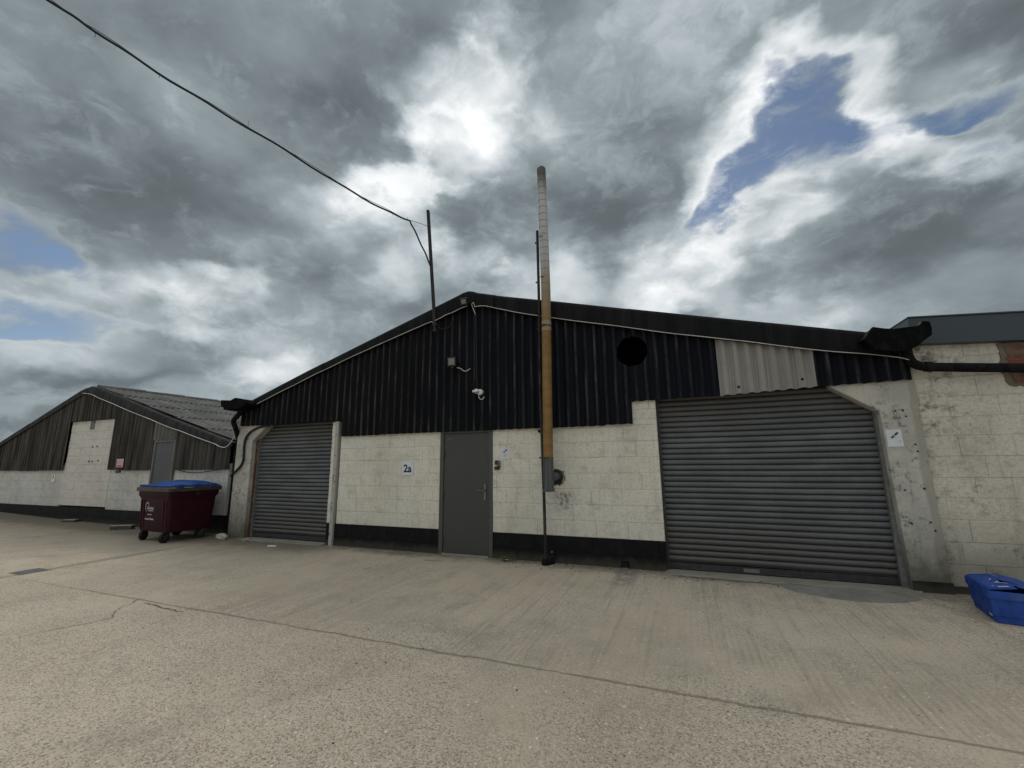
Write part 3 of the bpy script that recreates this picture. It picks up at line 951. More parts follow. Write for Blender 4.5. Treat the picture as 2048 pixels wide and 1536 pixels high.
big, bar = shutter(-0.318, 2.30, 0.022, 2.45, 0.15, 'large shutter with one cut off upper corner', M['shutter_large'])
pl_ = MB().box(0.62, 0.80, 0.1275, 0.1325, 0.040, 0.082).build('maker_plate', M['guide_grey'], bar)
MB().box(-0.322, -0.275, 0.085, 0.17, 0.0, 2.45).build('guide_rail', M['guide_dark'], big, bevel=0.003)
MB().box(2.225, 2.282, 0.085, 0.17, 0.0, 2.45).build('guide_rail', M['guide_grey'], big, bevel=0.003)
small, bar2 = shutter(-8.44, -6.262, 0.03, 2.36, 0.15, 'small shutter beside the rusty guide', M['shutter_small'])
g2 = MB().box(-8.392, -8.335, 0.075, 0.17, 0.0, 2.36).build('guide_rail', M['rust_guide'], small, bevel=0.003)
g2['label'] = 'rusty left guide rail'
MB().box(-8.333, -8.318, 0.088, 0.17, 0.0, 2.36).build('guide_lip', M['guide_grey'], g2)
MB().box(-6.30, -6.258, 0.085, 0.17, 0.0, 2.36).build('guide_rail', M['guide_grey'], small, bevel=0.003)

# plain steel door
fr = MB()
fr.box(-3.845, -3.775, -0.012, 0.10, -.02, 2.02).box(-2.937, -2.869, -0.012, 0.10, -.02, 2.02).box(-3.775, -2.937, -0.012, 0.10, 1.952, 2.02)
fr.build('door_frame', M['frame_grey'], wh, bevel=0.003)
door = MB().box(-3.769, -2.943, 0.004, 0.05, 0.024, 1.946).build('door', M['door_grey'], wh, bevel=0.003)
for zz in (1.62, 0.93, 0.20):
    MB().tube([(-3.772, -0.016, zz-.06), (-3.772, -0.016, zz+.06)], 0.011, 8).build('hinge', M['frame_grey'], door)
hd = MB()
hd.prism([(-3.003+.022*math.cos(a)+0, 1.105+.022*math.sin(a)) for a in [PI*k/8 for k in range(9)]] + [(-3.003+.022*math.cos(a), 0.885+.022*math.sin(a)) for a in [PI+PI*k/8 for k in range(9)]], -0.010, 0.004)
hd.tube([(-3.003, -0.008, 1.02), (-3.003, -0.055, 1.02), (-3.03, -0.058, 1.02), (-3.115, -0.056, 1.02)], 0.0095, 8)
hd.build('door_handle', M['steel'], door, bevel=0.002)
MB().box(-3.715, -3.635, 0.0015, 0.004, 1.86, 1.866).build('nameplate', M['grey_ink'], door)
MB().box(-3.775, -2.937, -0.03, 0.11, -0.02, 0.020).build('door_sill', M['threshold'], wh, bevel=0.003)
MB().box(-3.775, -2.937, -0.016, 0.0, 0.020, 0.0235).build('sill_strip', M['guide_grey'], wh)

# gable cladding
BOT_L, BOT_R = [(-8.311, 2.52), (-3.961, 3.80), (-3.19, 4.02)], None
barge_low = [(-8.90, 2.50), (-8.571, 2.591), (-7.068, 3.080), (-5.827, 3.462), (-3.961, 3.965), (-3.17, 4.165), (-3.116, 4.140), (-2.042, 3.790), (-0.305, 3.325), (0.534, 3.102), (1.609, 2.835), (2.583, 2.614), (2.75, 2.575)]
jit = {}
HX, HZ, HR = -0.583, 3.062, 0.223


def clad_z(x, sh):
    j = jit.setdefault(sh, rnd.uniform(-.007, .007))
    if x < -7.09:
        zb = 2.275
    elif x < -5.982:
        zb = 2.288
    elif x < -0.632:
        zb = 1.978+0.010*(x+5.98)/5.35
    elif x < 0.55:
        zb = 2.308+0.022*(x+0.63)/1.2
    else:
        zb = 2.330+0.055*(x-0.55)/2.05
    zb += j + 0.003*math.sin(2*PI*x/PITCH_C+1.0)
    zt = lerp_line(barge_low, x)+0.10
    hx = HX-x
    rr = HR*(1+0.012*math.sin(9*x*7))
    if abs(hx) < rr*0.999:
        h = math.sqrt(rr*rr-hx*hx)
        return [(zb, HZ-h), (HZ+h, zt)]
    return [(zb, (zb+zt)/2), ((zb+zt)/2, zt)]


cad = MB()
for (a, b) in ((-8.72, -5.984), (-5.980, -0.634), (-0.630, 0.545), (1.635, 2.605)):
    part = corrugated((a, b, clad_z), -0.05, 0.025, PITCH_C, step=PITCH_C/16)
    cad.add(part.v, part.f)
co = cad.build('corrugated_cladding', M['clad_black'], wh, fix=False)
bm = bmesh.new()
bm.from_mesh(co.data)
bmesh.ops.remove_doubles(bm, verts=bm.verts, dist=0.0004)
bmesh.ops.recalc_face_normals(bm, faces=bm.faces)
bmesh.ops.solidify(bm, geom=bm.faces[:], thickness=0.007)
bm.to_mesh(co.data)
bm.free()
for p in co.data.polygons:
    p.use_smooth = True
co.data.set_sharp_from_angle(angle=math.radians(40))
ps = corrugated((0.540, 1.640, lambda x, sh: [(2.322+0.042*(x-.54)/1.1+0.004*math.sin(2*PI*x/PITCH_C), lerp_line(barge_low, x)+0.08)]), -0.060, 0.027, PITCH_C, step=PITCH_C/14, lap=0.0)
pso = ps.build('replacement_sheet', M['pale_sheet'], wh, smooth=True, solid=0.007)
pso['label'] = 'single unpainted pale grey corrugated sheet'
for (fx, fz) in ((0.765, 2.42), (1.49, 2.465)):
    MB().tube([(fx, -0.072, fz), (fx, -0.098, fz)], 0.016, 8).build('roofing_screw', M['black_iron'], pso)
# dark sheet added behind the gable to keep the round hole dark
MB().box(-8.70, 2.55, 0.36, 0.40, 1.9, 2.6).prism([(-8.6, 2.6), (2.4, 2.6), (-3.2, 4.2)], 1.2, 1.24).build('dark_backing', M['void'], wh)

# verge boards
topL = [(-8.60, 2.768), (-8.311, 2.864), (-7.0, 3.300), (-5.839, 3.663), (-4.9, 3.955), (-3.97, 4.242), (-3.43, 4.410)]
topR = [(-3.147, 4.392), (-2.674, 4.258), (-1.6, 3.985), (-0.536, 3.707), (0.5, 3.440), (1.54, 3.177), (2.226, 3.003), (2.40, 2.960)]


def verge(top, a, b, out, name='bargeboard'):
    mb = MB()
    rings = []
    n = 10
    for k in range(n+1):
        x = a+(b-a)*k/n
        zt, zb = lerp_line(top, x), lerp_line(barge_low, x)
        y = -0.12-out
        rings.append([(x, y+0.025, zb), (x, y, zb+0.004), (x, y, zt-0.075), (x, y+0.008, zt-0.040), (x, y+0.028, zt-0.014), (x, y+0.06, zt), (x, 0.25, zt+0.004),
                      (x, 0.25, zt-0.03), (x, y+0.06, zt-0.03), (x, y+0.03, zt-0.06), (x, y+0.025, zb+0.02)])
    mb.loft(rings)
    return mb


bl = MB()
for a, b, o_ in ((-8.60, -6.50, 0.010), (-6.545, -3.95, 0.0), (-3.99, -3.43, 0.014)):
    q = verge(topL, a, b, o_)
    bl.add(q.v, q.f)
bl.build('bargeboard', M['barge_black'], wh, smooth=True)
br = MB()
for a, b, o_ in ((-3.147, -2.78, 0.014), (-2.83, -0.555, 0.0), (-0.60, 2.40, 0.011)):
    q = verge(topR, a, b, o_)
    br.add(q.v, q.f)
br.build('bargeboard', M['barge_black'], wh, smooth=True)
ap = [(-3.44, 4.407), (-3.38, 4.428), (-3.28, 4.440), (-3.20, 4.420), (-3.12, 4.385)]
rk = []
for x, zt in ap:
    zb = lerp_line(barge_low, x)
    y = -0.138
    rk.append([(x, y+0.025, zb), (x, y, zb+0.004), (x, y, zt-0.075), (x, y+0.008, zt-0.040), (x, y+0.028, zt-0.014), (x, y+0.06, zt), (x, 0.25, zt+0.004), (x, 0.25, zt-0.03), (x, y+0.06, zt-0.03), (x, y+0.03, zt-0.06), (x, y+0.025, zb+0.02)])
MB().loft(rk).build('ridge_verge_piece', M['barge_black'], wh, smooth=True)

# roof, side and back walls
rf = MB()
rf.add([(-8.62, 0.1, 2.745), (-3.3, 0.1, 4.40), (-3.3, 24, 4.40), (-8.62, 24, 2.745), (-8.62, 0.1, 2.70), (-3.3, 0.1, 4.355), (-3.3, 24, 4.355), (-8.62, 24, 2.70)],
       [(0, 1, 2, 3), (7, 6, 5, 4), (0, 4, 5, 1), (3, 2, 6, 7), (0, 3, 7, 4)])
rf.add([(2.42, 0.1, 2.935), (-3.3, 0.1, 4.40), (-3.3, 24, 4.40), (2.42, 24, 2.935), (2.42, 0.1, 2.89), (-3.3, 0.1, 4.355), (-3.3, 24, 4.355), (2.42, 24, 2.89)],
       [(3, 2, 1, 0), (4, 5, 6, 7), (1, 5, 4, 0), (7, 6, 2, 3), (4, 7, 3, 0)])
rf.build('roof', M['roof_main'], wh)
MB().box(-8.70, -8.60, 0.34, 24, 0, 2.62).build('side_wall', M['left_block'], wh)
MB().box(2.45, 2.6, 0.34, 24, 0, 2.62).build('side_wall', M['left_block'], wh)
MB().box(-8.7, 2.6, 24, 24.2, 0, 2.7).prism([(-8.62, 2.7), (2.45, 2.7), (-3.3, 4.36)], 24.0, 24.19).build('back_wall', M['left_block'], wh)

# gutter ends at the two eaves
gr = MB()
prof_r = [(2.092, 2.850), (2.184, 2.980), (2.300, 2.945), (2.383, 2.932), (2.594, 2.940), (2.620, 2.968), (2.635, 2.990), (2.703, 2.978), (2.712, 2.90), (2.704, 2.822), (2.640, 2.775), (2.585, 2.728), (2.51, 2.68), (2.40, 2.66), (2.16, 2.70)]
gr.prism(prof_r, -0.40, -0.335)
lip = [(2.10, 2.853), (2.184, 2.972), (2.300, 2.938), (2.383, 2.925), (2.594, 2.932), (2.630, 2.975), (2.690, 2.965), (2.690, 2.83), (2.575, 2.745), (2.40, 2.785), (2.25, 2.845)]
gr.prism([(x, z) for x, z in lip], -0.335, 0.10)
gr.prism([(2.14, 2.66), (2.70, 2.70), (2.70, 2.80), (2.14, 2.80)], 0.10, 23.5)
gro = gr.build('gutter', M['black_gutter'], wh, bevel=0.006)
gro['label'] = 'black gutter end over the right column'
MB().prism([(2.595, 2.938), (2.635, 2.992), (2.632, 2.955)], -0.402, -0.34).build('bright_edge', M['mast'], gro)
gl = MB()
prof_l = [(-8.953, 2.812), (-8.80, 2.800), (-8.66, 2.788), (-8.53, 2.836), (-8.40, 2.815), (-8.256, 2.783), (-8.20, 2.70), (-8.30, 2.62), (-8.50, 2.60), (-8.70, 2.600), (-8.842, 2.600), (-8.850, 2.66), (-8.925, 2.665), (-8.945, 2.74)]
gl.prism(list(reversed(prof_l)), -0.40, -0.34)
gl.prism(list(reversed([(x*0.998, z-0.006) for x, z in prof_l])), -0.34, 0.05)
gl.prism([(-9.0, 2.60), (-8.45, 2.60), (-8.45, 2.72), (-9.0, 2.72)], 0.06, 23.5)
glo = gl.build('gutter', M['black_gutter'], wh, bevel=0.006)
glo['label'] = 'black gutter end over the left column'

# ------------------------------------------------------------------ neighbouring building on the left
LY = 0.25
lb = thing('workshop', (-15.2, LY, 0), 'weathered grey gabled workshop with lichened roof and blocked up doorway at far left', 'building')
LVL = [-.1, 0.19, 0.405, 0.628, 0.851, 1.074, 1.297, 1.52, 1.743, 1.966, 2.189, 2.412, 2.635, 2.72]
lw = block_wall([(-21.6, -16.02, 0.40, 1.50), (-13.83, -12.10, 0.385, 1.50), (-11.27, -9.387, 0.385, 1.50)], LVL, LY, 0.2)
lw.build('block_wall', M['left_block'], lb)
# blocked doorway: blocks with a wandering left edge
inf = block_wall([(-15.985, -13.83, 0.44, 2.708)], LVL, LY-0.012, 0.2, 1)
for k in range(10):
    z0 = 0.45+k*0.113
    inf.box(-16.02-rnd.uniform(0.0, .07), -15.97, LY-0.010, LY+.1, z0, z0+0.105)
ino = inf.build('blocked_doorway', M['infill_block'], lb)
MB().box(-15.08, -14.86, LY-0.016, LY, 2.46, 2.70).build('mortar_smear', M['left_pale'], ino)
for (hx, hz) in ((-14.82, 1.99), (-14.60, 1.995), (-14.88, 1.60), (-14.72, 1.60), (-14.45, 1.62), (-14.85, 1.60)):
    MB().box(hx-.025, hx+.025, LY-0.0145, LY, hz-.02, hz+.02).build('socket_hole', M['black_iron'], ino)
lpz = block_wall([(-21.6, -13.84, -.1, 0.405), (-13.84, -9.40, -.1, 0.385)], LVL, LY-0.002, 0.2)
lpz.build('painted_plinth', M['left_black'], lb)
ltopL = [(-21.4, 1.70), (-19.707, 2.259), (-15.599, 3.632), (-15.30, 3.665), (-15.169, 3.671)]
ltopR = [(-15.169, 3.671), (-14.524, 3.498), (-11.728, 2.652), (-9.293, 1.965)]
llow = [(-21.4, 1.50), (-19.649, 2.105), (-15.433, 3.482), (-15.316, 3.512), (-14.659, 3.300), (-11.682, 2.440), (-9.25, 1.80)]
lj = {}


def lclad(x, sh):
    j = lj.setdefault(sh, rnd.uniform(-.012, .012))
    zt = lerp_line(llow, x)+0.08
    zb = 1.368+j
    if -15.99 < x < -13.85:
        zb = 2.705+j*.5
    if -12.12 < x < -11.27:
        zb = 2.085
    return [(zb, zt)]


for (a, b) in ((-21.5, -15.995), (-15.985, -13.855), (-13.85, -12.12), (-11.262, -9.33)):
    q = corrugated((a, b, lclad), LY-0.05, 0.021, PITCH_C, step=PITCH_C/10)
    q.build('corrugated_cladding', M['clad_left'], lb, smooth=True, solid=0.007)
q = corrugated((-12.115, -11.265, lclad), LY-0.056, 0.021, PITCH_C, step=PITCH_C/10, lap=0)
qo = q.build('over_door_sheet', M['left_pale'], lb, smooth=True, solid=0.007)
qo['label'] = 'paler corrugated sheet above the grey door'
MB().box(-12.10, -12.03, LY-0.05, LY+.1, 0, 2.09).box(-11.33, -11.262, LY-0.05, LY+.1, 0, 2.09).box(-12.03, -11.33, LY-0.05, LY+.1, 2.03, 2.09).build('door_frame', M['left_pale'], lb, bevel=.003)
ld = MB().box(-12.025, -11.335, LY-0.03, LY+.05, 0.03, 2.025).build('door', M['left_door'], lb, bevel=.003)


def lverge(top, a, b, out):
    mb = MB()
    rings = []
    for k in range(13):
        x = a+(b-a)*k/12
        zt, zb = lerp_line(top, x), lerp_line(llow, x)
        y = LY-0.10-out
        rings.append([(x, y+.02, zb), (x, y, zb+.003), (x, y, zt-.05), (x, y+.015, zt-.02), (x, y+.05, zt), (x, LY+0.1, zt), (x, LY+0.1, zt-.03), (x, y+.05, zt-.03), (x, y+.02, zb+.02)])
    return mb.loft(rings)


for tp, spans in ((ltopL, ((-21.4, -18.2, .008), (-18.25, -15.25, 0))), (ltopR, ((-15.25, -14.2, .01), (-14.25, -11.9, 0), (-11.95, -9.29, .008)))):
    mbv = MB()
    for a, b, o_ in spans:
        q = lverge(tp, a, b, o_)
        mbv.add(q.v, q.f)
    mbv.build('bargeboard', M['barge_left'], lb, smooth=True)


def roof_slope(xa, za, xb, zb, y0, y1, name, mat, parent, pitch=PITCH_C, ns=5):
    mb = MB()
    d = Vector((xb-xa, 0, zb-za))
    L_ = d.length
    d.normalize()
    nrm = Vector((-d.z, 0, d.x)) if d.x > 0 else Vector((d.z, 0, -d.x))
    n = int((y1-y0)/(pitch/8))
    for s_ in range(ns):
        a0, a1 = L_*s_/ns-0.07*(s_ > 0), L_*(s_+1)/ns
        rows = []
        for (aa, lift) in ((a0, 0.010 + 0.004), (a1, 0.036)):
            row = []
            for k in range(n+1):
                y = y0+(y1-y0)*k/n
                p = Vector((xa, y, za))+d*aa+nrm*(lift+0.021*math.sin(2*PI*y/pitch)+rnd.uniform(-.004, .004))
                row.append(tuple(p))
            rows.append(row)
        mb.loft(rows, closed=False, caps=False)
    return mb.build(name, mat, parent, smooth=True, solid=-0.008)


ro = roof_slope(-15.17, 3.66, -9.22, 1.935, LY+0.06, 12.0, 'roof_slope', M['roof_left'], lb)
roof_slope(-15.17, 3.66, -21.5, 1.66, LY+0.06, 12.0, 'roof_slope', M['roof_left'], lb, ns=3, pitch=0.292)
rc = MB()
for k in range(11):
    y0 = LY+0.05+k*1.1
    rc.tube([(-15.17, y0, 3.66), (-15.17, y0+1.14, 3.668)], [0.075, 0.088], 10)
rc.build('ridge_cap', M['roof_left'], lb, smooth=True)
MB().box(-21.4, -9.5, LY+.24, LY+.28, 0, 1.75).prism([(-21.3, 1.75), (-9.6, 1.75), (-15.17, 3.5)], LY+.24, LY+.28).build('dark_backing', M['void'], lb)  # dark sheet added behind the cladding to block light through gaps
MB().box(-9.50, -9.387, LY+0.2, 12, 0, 1.92).build('side_wall', M['left_black'], lb)
MB().box(-21.6, -21.45, LY+0.2, 12, 0, 1.65).build('side_wall', M['left_block'], lb)
MB().box(-21.5, -9.4, 11.9, 12, 0, 1.7).prism([(-21.45, 1.7), (-9.4, 1.7), (-15.17, 3.6)], 11.9, 11.99).build('back_wall', M['left_block'], lb)
MB().box(-9.387, -8.86, 1.2, 1.3, 0, 2.4).build('dark_gap_panel', M['left_black'], lb)  # black panel added to stand in for shade between the buildings

# ------------------------------------------------------------------ building on the right
RY = 0.03
rb = thing('block_building', (5.0, RY, 0), 'flat roofed dirty cream block building with grey fascia at right edge', 'building')
LVR = [-.1, 0.072, 0.305, 0.54, 0.78, 1.013, 1.24, 1.476, 1.71, 1.925, 2.158, 2.394, 2.62, 2.86]
rw = block_wall([(2.634, 9.0, 0.07, 2.86)], LVR, RY, 0.2)
rw.build('block_wall', M['right_block'], rb)
block_wall([(2.634, 9.0, -.1, 0.072)], LVR, RY-0.002, 0.2).build('painted_plinth', M['black_block'], rb)
fa = MB().prism([(2.66, 2.80), (9.0, 2.41), (9.0, 2.70), (2.66, 3.128)], -0.06, 12.0)
fo = fa.build('fascia', M['fascia'], rb, bevel=0.006)
MB().prism([(2.655, 3.128), (9.0, 2.70), (9.0, 2.716), (2.655, 3.144)], -0.075, 12.01).build('capping', M['fascia'], fo, bevel=.003)
MB().box(2.64, 2.74, RY+0.2, 12, 0, 2.8).build('side_wall', M['right_block'], rb)
MB().box(8.9, 9.0, RY+.2, 12, 0, 2.4).build('side_wall', M['right_block'], rb)
rag = []
for (ax, az), (bx, bz) in (((3.44, 2.752), (3.455, 2.60)), ((3.455, 2.60), (3.425, 2.50)), ((3.425, 2.50), (3.445, 2.36)), ((3.445, 2.36), (3.455, 2.25)), ((3.455, 2.25), (3.62, 2.235)), ((3.62, 2.235), (3.80, 2.26)), ((3.80, 2.26), (3.84, 2.50)), ((3.84, 2.50), (3.82, 2.725)), ((3.82, 2.725), (3.44, 2.752))):
    for k in range(5):
        rag.append((ax+(bx-ax)*k/5+rnd.uniform(-.012, .012), az+(bz-az)*k/5+rnd.uniform(-.010, .010)))
bp = MB().prism(rag, RY-0.010, RY+0.02).build('mortar_scar', M['mortar_brown'], rb, bevel=0.004)
cx_, cz_ = 3.66, 2.49
MB().prism([(cx_+(x-cx_)*0.74+rnd.uniform(-.012, .012), cz_+(z-cz_)*0.86+rnd.uniform(-.008, .008)) for x, z in rag], RY-0.016, RY).build('exposed_brick', M['brick'], bp, bevel=0.003)

# ------------------------------------------------------------------ flue and its pole
fl = thing('flue_pipe', (-1.84, -0.25, 1.035), 'tall metal flue pipe, rust brown below and dull silver above, standing up the front wall', 'flue')


def pipe(x0, z0, x1, z1, r0, r1, y=-0.25, n=24, steps=1):
    return MB().tube([(x0+(x1-x0)*k/steps, y, z0+(z1-z0)*k/steps) for k in range(steps+1)], [r0+(r1-r0)*k/steps for k in range(steps+1)], n)


t = pipe(-1.857, 1.06, -1.856, 1.51, 0.077, 0.077)
t.tube([(-1.857, -0.25, 1.035), (-1.857, -0.25, 1.075)], 0.086, 24)
tee = t.build('flue_tee', M['flue_dark'], fl, smooth=True)
sp = MB().tube([(-1.82, -0.25, 1.245), (-1.80, -0.12, 1.245), (-1.795, 0.02, 1.245)], 0.060, 20)
sp.build('wall_spigot', M['flue_dark'], tee, smooth=True)
t = pipe(-1.856, 1.51, -1.832, 3.47, 0.0735, 0.0735, steps=8)
lo_ = t.build('lower_flue', M['flue_brown'], fl, smooth=True)
t = MB().tube([(-1.856, -.25, 1.505), (-1.856, -.25, 1.53)], 0.079, 24).build('joint_band', M['flue_dark'], lo_, smooth=True)
t = pipe(-1.832, 3.47, -1.830, 3.63, 0.0755, 0.0755)
jb_ = t.build('repair_collar', M['flue_silver'], fl, smooth=True)
jb_['label'] = 'bright silver repair collar'
MB().tube([(-1.832, -.25, 3.545), (-1.832, -.25, 3.56)], 0.081, 24).tube([(-1.86, -.325, 3.55), (-1.80, -.34, 3.55)], 0.009, 6).build('hose_clip', M['guide_dark'], jb_, smooth=True)
t = pipe(-1.830, 3.63, -1.826, 4.14, 0.0735, 0.0735, steps=3)
t.build('middle_flue', M['flue_brown'], fl, smooth=True)
up_ = MB()
zz = 4.14
while zz < 6.27:
    x = -1.826-(zz-4.14)*0.0125
    up_.tube([(x, -.25, zz), (x, -.25, zz+0.118)], [0.0735, 0.0735], 24)
    up_.tube([(x, -.25, zz+0.114), (x, -.25, zz+0.124)], [0.0705, 0.0705], 24)
    zz += 0.121
up_.build('upper_flue', M['flue_silver'], fl, smooth=True)
dm = MB()
x = -1.853
dm.loft([[(x+r*math.cos(2*PI*k/24), -.25+r*math.sin(2*PI*k/24), z_) for k in range(24)] for z_, r in ((6.25, .075), (6.29, .075), (6.325, .068), (6.35, .050), (6.362, .022))])
dm.build('flue_cap', M['flue_silver'], fl, smooth=True)

hole = []
for k in range(40):
    a = 2*PI*k/40
    hole.append((-1.797+(0.094+rnd.uniform(-.016, .02))*math.cos(a), 1.235+(0.125+rnd.uniform(-.018, .018))*math.sin(a)))
MB().prism(hole, -0.006, 0.0).build('broken_flue_hole', M['void'], wh)  # flat dark disc; the shade inside the hole is in its colour
chip = []
for k in range(16):
    a = -1.1+1.5*k/15
    chip.append((a, rnd.uniform(.0, .03)))
cm = MB()
for k in range(26):
    a = rnd.uniform(-1.2, 0.9)
    r = 0.100+rnd.uniform(-.012, .03)
    cx, cz = -1.797+r*math.cos(a), 1.235+r*math.sin(a)
    s_ = rnd.uniform(.006, .014)
    cm.prism([(cx+s_*math.cos(b)*rnd.uniform(.6, 1.2), cz+s_*math.sin(b)*rnd.uniform(.6, 1.2)) for b in [2*PI*i/6 for i in range(6)]], -0.008-rnd.uniform(0, .006), 0.001)
cm.build('broken_block_edge', M['mortar_brown'], wh)['kind'] = 'stuff'

pole = thing('support_pole', (-1.98, -0.16, 0), 'thin dark steel pole standing on the ground beside the flue', 'pole')
MB().tube([(-1.958, -0.16, 0.0), (-1.962, -0.16, 1.0), (-1.985, -0.16, 2.6), (-1.972, -0.16, 4.0), (-1.975, -0.16, 5.26)], 0.0225, 10).build('tube', M['pole'], pole, smooth=True)
pf = MB().tube([(-1.958, -0.16, 0.0), (-1.958, -0.16, 0.05)], 0.062, 12).tube([(-1.958, -0.16, 0.05), (-1.958, -0.16, 0.085)], [0.05, 0.04], 12).tube([(-1.93, -.13, .0), (-1.86, -.06, .03)], .03, 8)
pf.build('foot', M['black_iron'], pole, smooth=True)
for zz in (1.525, 3.56, 4.35, 5.05):
    b = MB()
    b.tube([(-1.985+.002*zz, -.19, zz), (-1.90, -.335, zz), (-1.83, -.338, zz)], 0.006, 6)
    b.tube([(-2.01, -.16, zz-.012), (-2.01, -.16, zz+.012)], 0.012, 6)
    b.build('clamp', M['mast'], pole)
MB().box(-2.035, -1.96, -.17, -.02, 1.915, 1.945).tube([(-2.02, -.14, 1.95), (-2.02, -.14, 1.90)], .012, 8).build('wall_bracket', M['black_iron'], pole)
tp_ = thing('stub_pipe', (-1.87, -0.05, 0.0), 'short dark pipe elbow poking out of the black plinth beside the pole foot', 'pipe')
MB().tube([(-1.87, .02, .12), (-1.87, -.06, .12), (-1.87, -.085, .10), (-1.87, -.085, .02)], .03, 10).build('elbow', M['black_iron'], tp_, smooth=True)
MB().tube([(-1.885, -.05, .165), (-1.885, -.085, .165)], .016, 10).build('cap', M['steel'], tp_, smooth=True)

# ------------------------------------------------------------------ cable mast and overhead cable
ms = thing('cable_mast', (-3.91, -0.2, 3.75), 'leaning steel angle mast fixed to the left bargeboard below the roof peak', 'mast')
mp0, mp1 = Vector((-3.912, -0.17, 3.74)), Vector((-4.115, -0.2, 6.15))
am = MB()
for (dx0, dx1, dy0, dy1) in ((-.022, .022, -.003, .003), (.016, .022, .0031, .045)):
    am.loft([[(p.x+dx0, p.y+dy0, p.z), (p.x+dx1, p.y+dy0, p.z), (p.x+dx1, p.y+dy1, p.z), (p.x+dx0, p.y+dy1, p.z)] for p in (mp0, mp1)])
am.build('angle_bar', M['mast'], ms)
MB().box(-3.96, -3.86, -.19, -.11, 3.86, 3.885).build('bracket', M['mast'], ms)
MB().box(-3.95, -3.87, -.19, -.11, 3.76, 3.78).build('bracket', M['mast'], ms)
MB().tube([(-4.085, -.2, 5.80), (-4.05, -.2, 5.74), (-4.055, -.2, 5.68)], .006, 6).build('eye_bolt', M['mast'], ms)

oc = thing('overhead_cable', (-4.1, -0.2, 5.78), 'black twin cable strung through the sky from the mast to the upper left', 'cable')
pts = [(-4.030, -.20, 5.02), (-4.06, -.215, 5.12), (-4.15, -.33, 5.40), (-4.24, -.50, 5.70), (-4.279, -.577, 5.765), (-4.466, -.97, 5.776), (-4.768, -1.603, 5.875), (-5.158, -2.424, 6.064), (-5.513, -3.169, 6.212), (-5.803, -3.779, 6.347), (-6.055, -4.309, 6.501), (-6.222, -4.659, 6.605), (-6.7, -5.66, 6.93), (-7.6, -7.55, 7.6), (-9.0, -10.5, 8.7)]


def smooth_path(p, n=5):
    out = []
    P_ = [Vector(q) for q in p]
    for i in range(len(P_)-1):
        a, b, c_, d_ = P_[max(i-1, 0)], P_[i], P_[i+1], P_[min(i+2, len(P_)-1)]
        for k in range(n):
            t_ = k/n
            out.append(0.5*((2*b)+(-a+c_)*t_+(2*a-5*b+4*c_-d_)*t_*t_+(-a+3*b-3*c_+d_)*t_**3))
    out.append(P_[-1])
    return out


sp_ = smooth_path(pts)
wav = [p+Vector((0, 0, 0.010*math.sin(i*1.1))) for i, p in enumerate(sp_)]
MB().tube(sp_[:1]+wav[1:], 0.0145, 8).build('power_cable', M['cable_black'], oc, smooth=True)
wire = smooth_path([(-4.07, -.2, 5.785), (-4.279, -.577, 5.783), (-4.466, -.97, 5.802)]+[(x, y, z+0.018) for x, y, z in pts[6:]])
wire = [p+Vector((0, 0, 0.012*math.sin(i*0.8))) for i, p in enumerate(wire)]
MB().tube(wire, 0.0042, 6).build('catenary_wire', M['cable_black'], oc, smooth=True)
for (p, d, l_) in (((-6.052, -4.302, 6.49), (0.02, 0, -1), .07), ((-5.79, -3.76, 6.34), (0, 0, -1), .06), ((-5.368, -2.865, 6.165), (.05, 0, 1), .10), ((-5.158, -2.424, 6.064), (-.5, 0, 1), .06), ((-4.768, -1.603, 5.875), (.3, 0, 1), .04), ((-4.40, -.84, 5.78), (0, 0, -1), .06), ((-4.279, -.577, 5.765), (0, 0, 1), .06)):
    a = Vector(p)
    b = a+Vector(d).normalized()*l_
    MB().tube([a, b], 0.0025, 5).build('cable_tie', M['cable_black'], oc)

# ------------------------------------------------------------------ lamps, camera and cables on the gable


def floodlight(cx, cy, cz, w, h, tilt, label, sensor, yaw=0.0):
    t_ = thing('floodlight', (cx, cy, cz), label, 'floodlight', 'floodlights on the black gable')
    R_ = Euler((tilt, 0, yaw)).to_matrix()

    def tr(mb):
        mb.v = [tuple(R_ @ Vector(p)+Vector((cx, cy, cz))) for p in mb.v]
        return mb
    tr(MB().box(-w/2, w/2, -.02, .022, -h/2, h/2)).build('housing', M['lamp_black'], t_, bevel=.006)
    tr(MB().box(-w/2+.024, w/2-.024, -.0225, -.019, -h/2+.026, h/2-.024)).build('lens', M['lamp_glass'], t_)
    MB().box(cx-w*.45, cx+w*.45, cy+.015, -.06 if cy > -.3 else cy+.12, cz-.02, cz+.005).build('bracket', M['lamp_black'], t_, bevel=.002)
    if sensor:
        sn = MB().tube([(cx+.02, cy-.0, cz-h/2-.015), (cx+.025, cy-.02, cz-h/2-.05)], [.022, .03], 12)
        sn.build('motion_sensor', M['lamp_black'], t_, smooth=True)
    return t_


floodlight(-3.29, -0.25, 4.185, 0.135, 0.125, 0.35, 'small square floodlight high on the roof peak', False)
f2 = floodlight(-3.53, -0.21, 3.155, 0.165, 0.165, 0.12, 'square floodlight with motion sensor halfway up the black gable', True)
MB().tube(smooth_path([(-3.47, -.14, 3.06), (-3.41, -.13, 3.045), (-3.365, -.12, 3.008), (-3.32, -.11, 2.992), (-3.28, -.10, 3.01), (-3.25, -.08, 3.035)]), .0075, 6).build('lead', M['cable_white'], f2, smooth=True)

